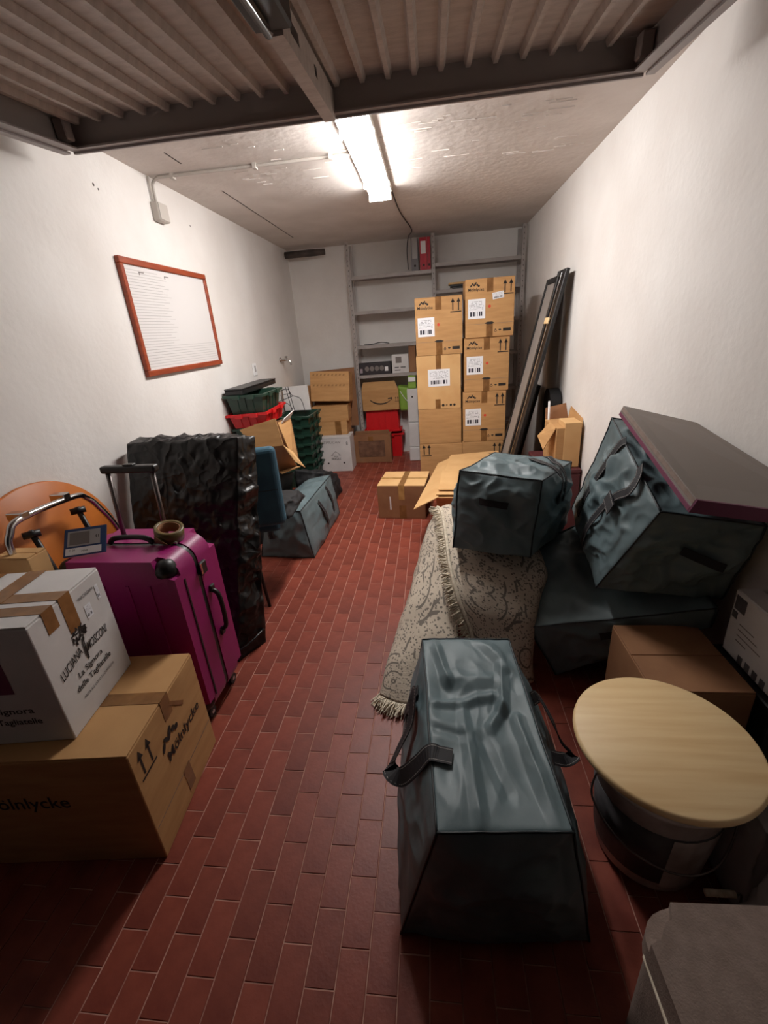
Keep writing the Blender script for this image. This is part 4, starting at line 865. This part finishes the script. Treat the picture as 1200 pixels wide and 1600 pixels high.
text(wc, f, .155, .150, 'La Signora', .12, height=.026, bold=.014, off=.0016); text(wc, f, .158, .115, 'delle Tagliatelle', .175, height=.026, bold=.014, off=.0016); text(wc, f, .165, .078, 'PASTA ALL UOVO DI CAMPAGNA', .16, height=.009, off=.0016)
leaf = []
random.seed(12)
for k in range(34): a = random.uniform(0, 2*pi); q = random.random()**.5; leaf.append(ell(cos(a)*q*.034, .042+sin(a)*q*.03, .009, .003, random.uniform(0, 3)))
leaf += [line2(-.006, -.03, 0, .03, .004), line2(.004, -.03, .006, .03, .004), line2(0, -.045, .003, 0, .008)]
polys(wc, f, .155, .215, leaf, 'ink', 'emblem', off=.0016)
decal(wc, f, .225, .30, .03, .045, 'label', 'barcode', off=.0008); decal(wc, f, .288, .33, .016, .05, 'label', 'barcode', off=.0008); text(wc, f, .235, .355, 'MARCHIGIANA', .075, height=.011, off=.0016)
# tapes across the top and over the right side
for y0, y1, dz in ((-.105, -.060, .07), (-.035, .015, .12)):
    box('packing_tape', (-.2262, .2258, y0, y1, .4022, .4034), 'tape', wc); box('packing_tape', (.2253, .2264, y0, y1, .402-dz, .4034), 'tape', wc)
for x0, x1 in ((.0, .06), (-.13, -.07)): box('packing_tape', (x0, x1, -.03, .16, .4036, .4044), 'tape', wc)
f = face(.45, .325, .402, 'front'); decal(wc, f, .24, .25, .2, .13, 'plum', 'emblem_print', off=.0006); text(wc, f, .29, .12, 'La Signora', .16, height=.028, bold=.014); text(wc, f, .28, .08, 'delle Tagliatelle', .2, height=.028, bold=.014)
bx0 = carton('small_carton', 'small tan carton wedged behind the white pasta carton', (-1.50, 1.275, 0), .14, .085, .86, 0, 'card_light', seam='x')

# suitcase
sc_ = empty('suitcase', (-1.205, 1.47, 0), -.03, 'magenta hard-shell suitcase with its handle pulled up', 'suitcase')
sw, sd, z0, z1 = .50, .30, .045, .79
def shell(name, y0, y1, m, ins=0, R_=.075, bev=.04):
    bm = bmesh.new(); pts = []; w = sw/2-ins; lo_, hi_ = z0+ins, z1-ins
    for cx, cz, a0 in ((w-R_, hi_-R_, 0), (-w+R_, hi_-R_, pi/2), (-w+R_, lo_+R_, pi), (w-R_, lo_+R_, 3*pi/2)):
        for k in range(7): a = a0+k*pi/12; pts.append((cx+R_*cos(a), cz+R_*sin(a)))
    A = [bm.verts.new((x, y0, z)) for x, z in pts]; B = [bm.verts.new((x, y1, z)) for x, z in pts]; n = len(pts)
    for k in range(n): bm.faces.new((A[k], A[(k+1) % n], B[(k+1) % n], B[k]))
    fa = bm.faces.new(A[::-1]); fb = bm.faces.new(B)
    if bev: bmesh.ops.bevel(bm, geom=list((fa if y0 < y1 and y0 < -.05 else fb).edges), offset=bev, segments=4, affect='EDGES')
    return obj(name, bm, m, sc_, smooth='auto')
shell('front_shell', -sd/2, -.012, 'magenta'); shell('zip_band', -.0115, .0115, 'black', ins=.003, bev=0)
o = shell('back_shell', .012, sd/2, 'magenta')
bm = bmesh.new()
for x in (-.14, -.05, .05, .14): bx(bm, x-.006, x+.006, -sd/2-.004, -sd/2+.001, z0+.10, z1-.10)
obj('moulded_ribs', bm, 'magenta', sc_)
bm = bmesh.new()
bx(bm, sw/2-.001, sw/2+.003, -.10, -.092, z0+.08, z1-.10); obj('moulded_groove', bm, 'black', sc_)
for sx in (-1, 1):
    for zc in (z0+.045, z1-.045):
        bm = bmesh.new(); bmesh.ops.create_uvsphere(bm, u_segments=18, v_segments=10, radius=1, matrix=Matrix.Translation((sx*(sw/2-.052), -sd/2+.040, zc-.007 if zc > .5 else zc+.007)) @ Matrix.Diagonal((.045, .045, .045, 1))); cg = obj('corner_guard', bm, 'black', sc_, smooth=True)
        if sx > 0 and zc > .5:
            for dx, dz in ((-.045, -.01), (.0, -.052), (.03, -.03)):
                bm = bmesh.new(); bmesh.ops.create_uvsphere(bm, u_segments=8, v_segments=6, radius=.0035, matrix=Matrix.Translation((sx*(sw/2-.045)+dx, -sd/2+.008, zc+dz))); obj('rivet', bm, 'chrome', cg, smooth=True)
for sx in (-1, 1):
    for sy in (-1, 1):
        box('wheel_fork', (sx*.19-.022, sx*.19+.022, sy*.1-.022, sy*.1+.022, .028, .062), 'black', sc_, bev=.006)
        bm = bmesh.new(); bmesh.ops.create_cone(bm, cap_ends=True, segments=20, radius1=.025, radius2=.025, depth=.02, matrix=Matrix.Translation((sx*.205, sy*.1, .0255)) @ Matrix.Rotation(pi/2, 4, 'Y')); obj('wheel', bm, 'black', sc_)
        bm = bmesh.new(); bmesh.ops.create_cone(bm, cap_ends=True, segments=12, radius1=.01, radius2=.01, depth=.024, matrix=Matrix.Translation((sx*.205, sy*.1, .0255)) @ Matrix.Rotation(pi/2, 4, 'Y')); obj('hub', bm, 'chrome', sc_)
for x in (-.10, .095): tube('handle_tube', [(x, .08, z1-.01), (x, .10, 1.06)], .0095, 'steel', sc_, n=10)
gp = box('pull_grip', (-.122, .118, .083, .119, 1.058, 1.088), 'black', sc_, bev=.009, seg=3); box('release_button', (-.02, .025, .088, .112, 1.0885, 1.094), 'black', gp, bev=.002)
tube('top_handle', smooth_path([(-.10, -.0, z1+.006), (-.07, 0, z1+.028), (.05, 0, z1+.030), (.09, 0, z1+.006)]), .011, 'black', sc_)
tube('side_handle', smooth_path([(sw/2+.003, .05, .55), (sw/2+.03, .05, .52), (sw/2+.03, .05, .38), (sw/2+.003, .05, .35)]), .010, 'black', sc_)
lk = box('lock', (sw/2-.001, sw/2+.014, .0, .045, .645, .70), 'black', sc_, bev=.004); box('zip_pull', (sw/2+.0145, sw/2+.018, -.006, .004, .655, .70), 'chrome', lk)
zp = tube('zip_pull', [(.13, .0, z1+.004), (.16, .004, z1+.008), (.19, .0, z1+.004)], .0045, 'chrome', sc_)
box('handle_mount', (sw/2-.001, sw/2+.012, .035, .066, .545, .575), 'black', sc_, bev=.004); box('handle_mount', (sw/2-.001, sw/2+.012, .035, .066, .325, .355), 'black', sc_, bev=.004)
# roll of tape on the suitcase
tr = empty('tape_roll', (-1.06, 1.50, .825), rot=(.12, .25, 0), label='roll of olive brown packing tape lying on the suitcase', cat='tape')
lathe('roll', [(.042, -.022), (.055, -.022), (.055, .024), (.042, .024), (.042, -.022)], 'olive', tr, n=32); lathe('core', [(.038, -.021), (.0415, -.021), (.0415, .023), (.038, .023), (.038, -.021)], 'card_dark', tr, n=32)
slab('loose_end', [(-.03, -.056, -.02), (.01, -.056, -.02), (.035, -.075, .0), (-.02, -.07, .022)], 'olive', tr, .0012)
# blue calendar card
cc = empty('blue_card', (-1.335, 1.37, .797), rot=(.8, .0, .33), label='blue card with pale printed panels propped on the suitcase', cat='card')
cf = (Vector((-.075, 0, 0)), Vector((1, 0, 0)), Vector((0, 1, 0)), Vector((0, 0, 1)))
box('backing', (-.075, .075, 0, .115, 0, .003), 'blue_card', cc, bev=.002)
decal(cc, cf, .07, .072, .115, .062, 'line', 'pale_panel', off=.0032); decal(cc, cf, .055, .072, .07, .05, 'ink_grey', 'picture', off=.004); decal(cc, cf, .07, .02, .125, .028, 'white', 'pale_panel', off=.0032)
text(cc, cf, .03, .025, 'C 26', .022, off=.0044); text(cc, cf, .075, .018, 'MAR', .022, off=.0044); text(cc, cf, .115, .072, '41', .014, off=.0044, ang=0)

# folding round table with chrome frame
ft_ = empty('folding_table', (-1.59, 1.50, 0), 0, 'orange round folding tabletop with chrome legs leaning on the left wall', 'table')
tp_ = lathe('tabletop', [(0, -.010), (.392, -.010), (.397, -.004), (.397, .004), (.392, .010), (0, .010)], 'orange', ft_, n=64); tp_.rotation_euler = (0, pi/2-.06, 0); tp_.location = (-.012, 0, .645)
fx_ = .075
tube('chrome_leg_frame', smooth_path([(fx_+.06, -.20, .012), (fx_+.02, -.23, .60), (fx_, -.235, .86), (fx_, -.215, .93), (fx_, -.155, .965), (fx_, .10, .955), (fx_, .165, .925), (fx_+.01, .20, .87), (fx_+.02, .26, .73), (fx_+.03, .34, .40), (fx_+.05, .36, .012)], 6), .0125, 'chrome', ft_, n=12)
for y in (-.14, .06): box('hinge_bracket', (.02, fx_+.012, y-.018, y+.018, .955, .985), 'chrome', ft_, bev=.003); 
for y in (-.12, .12): tube('folding_strut', [(fx_-.02, y, .90), (fx_+.01, y+.03, .60), (fx_+.03, y+.05, .2)], .011, 'black', ft_); tube('strut_joint', [(fx_-.04, y-.02, .885), (fx_-.0, y+.02, .885)], .014, 'black', ft_)

# black wrapped slab
r, S_, b = bag('wrapped_slab', 'tall slab wrapped in crinkled black plastic behind the suitcase', [(-1.52, 1.68, .0), (-1.02, 1.70, .0), (-.935, 1.86, .0), (-1.5, 1.95, .0), (-1.585, 2.10, 1.07), (-.97, 2.08, 1.07), (-.93, 2.20, 1.05), (-1.58, 2.22, 1.07)], m='blackplastic', bulge=.012, amp=.02, seed=6, n=90, rough=5.0, seams=False, cat='wrapped item')
tube('film_edge', smooth_path([S_(-.6, -1, -.93, .004)-b, S_(.2, -1, -.95, .006)-b, S_(1, -1, -.9, .01)-b, S_(1, .6, -.8, .01)-b], 4), .006, 'blackplastic', r)

# blue chair behind
ch = empty('dining_chair', (-1.15, 2.40, 0), .3, 'blue velvet chair with thin black legs behind the wrapped slab', 'chair')
box('backrest', (-.22, .235, -.19, -.12, .50, .965), 'velvet', ch, bev=.03, seg=4); box('seat', (-.23, .19, -.11, .27, .43, .50), 'velvet', ch, bev=.025, seg=4)
box('seam_line', (-.2, .215, -.192, -.1895, .72, .724), 'piping', ch)
for sx, sy, ex, ey in ((-.19, -.08, -.22, -.24), (.0, -.09, .053, -.236), (-.19, .24, -.22, .28), (-.04, .2, -.05, .2)):
    tube('leg', [(sx, sy, .435), (ex, ey, .0)], [.013, .009], 'black', ch)
tube('back_support', [(-.15, -.09, .47), (-.15, -.14, .56)], .012, 'black', ch); tube('back_support', [(.15, -.09, .47), (.15, -.14, .56)], .012, 'black', ch)
r, S_, b = bag('black_jacket', 'black cloth bundle folded over the seat of the blue chair', [(-1.30, 2.42, .505), (-.88, 2.36, .505), (-.88, 2.76, .505), (-1.35, 2.76, .505), (-1.28, 2.44, .57), (-.90, 2.40, .59), (-.91, 2.7, .57), (-1.33, 2.72, .57)], m='blackcloth', bulge=.02, amp=.02, seed=8, n=20, rough=8, seams=False, cat='clothing')
# bag E and black bag behind
r, S_, b = bag('storage_bag', 'grey-green storage bag on the floor beside the blue chair', [(-1.32, 2.84, 0), (-.90, 2.80, 0), (-.88, 3.66, 0), (-1.16, 3.70, 0), (-1.24, 2.86, .36), (-.96, 2.82, .37), (-.93, 3.70, .36), (-1.10, 3.60, .36)], bulge=.03, amp=.014, seed=5, n=36)
strap(r, [S_(1, -.2, .7, .006), S_(1, -.1, .1, .014), S_(1, .0, -.5, .008)], (1, 0, .2), .04, base=b); strap(r, [S_(1, .35, .85, .006), S_(1, .45, .3, .016), S_(1, .5, -.4, .008)], (1, 0, .2), .04, base=b)
strap(r, [S_(-.6, -1, 1.0, .004), S_(-.55, -1, .3, .02), S_(-.5, -1, -.1, .01)], (0, -1, .2), .045, base=b, name='front_handle')
r, S_, b = bag('black_bag', 'slumped black cloth bag under the open carton', [(-1.63, 3.05, 0), (-1.40, 3.05, 0), (-1.36, 3.38, 0), (-1.63, 3.38, 0), (-1.6, 3.08, .50), (-1.28, 3.10, .50), (-1.14, 3.38, .50), (-1.6, 3.40, .5)], m='blackcloth', bulge=.02, amp=.02, seed=10, n=22, rough=7, seams=False)
r, S_, b = bag('black_bag', 'flat black bag lying against the foot of the crate tower', [(-1.3, 3.76, 0), (-.99, 3.76, 0), (-.97, 4.3, 0), (-1.3, 4.3, 0), (-1.28, 3.78, .40), (-1.02, 3.78, .36), (-1.0, 4.26, .2), (-1.28, 4.26, .24)], m='blackcloth', bulge=.02, amp=.02, seed=13, n=20, rough=7, seams=False)
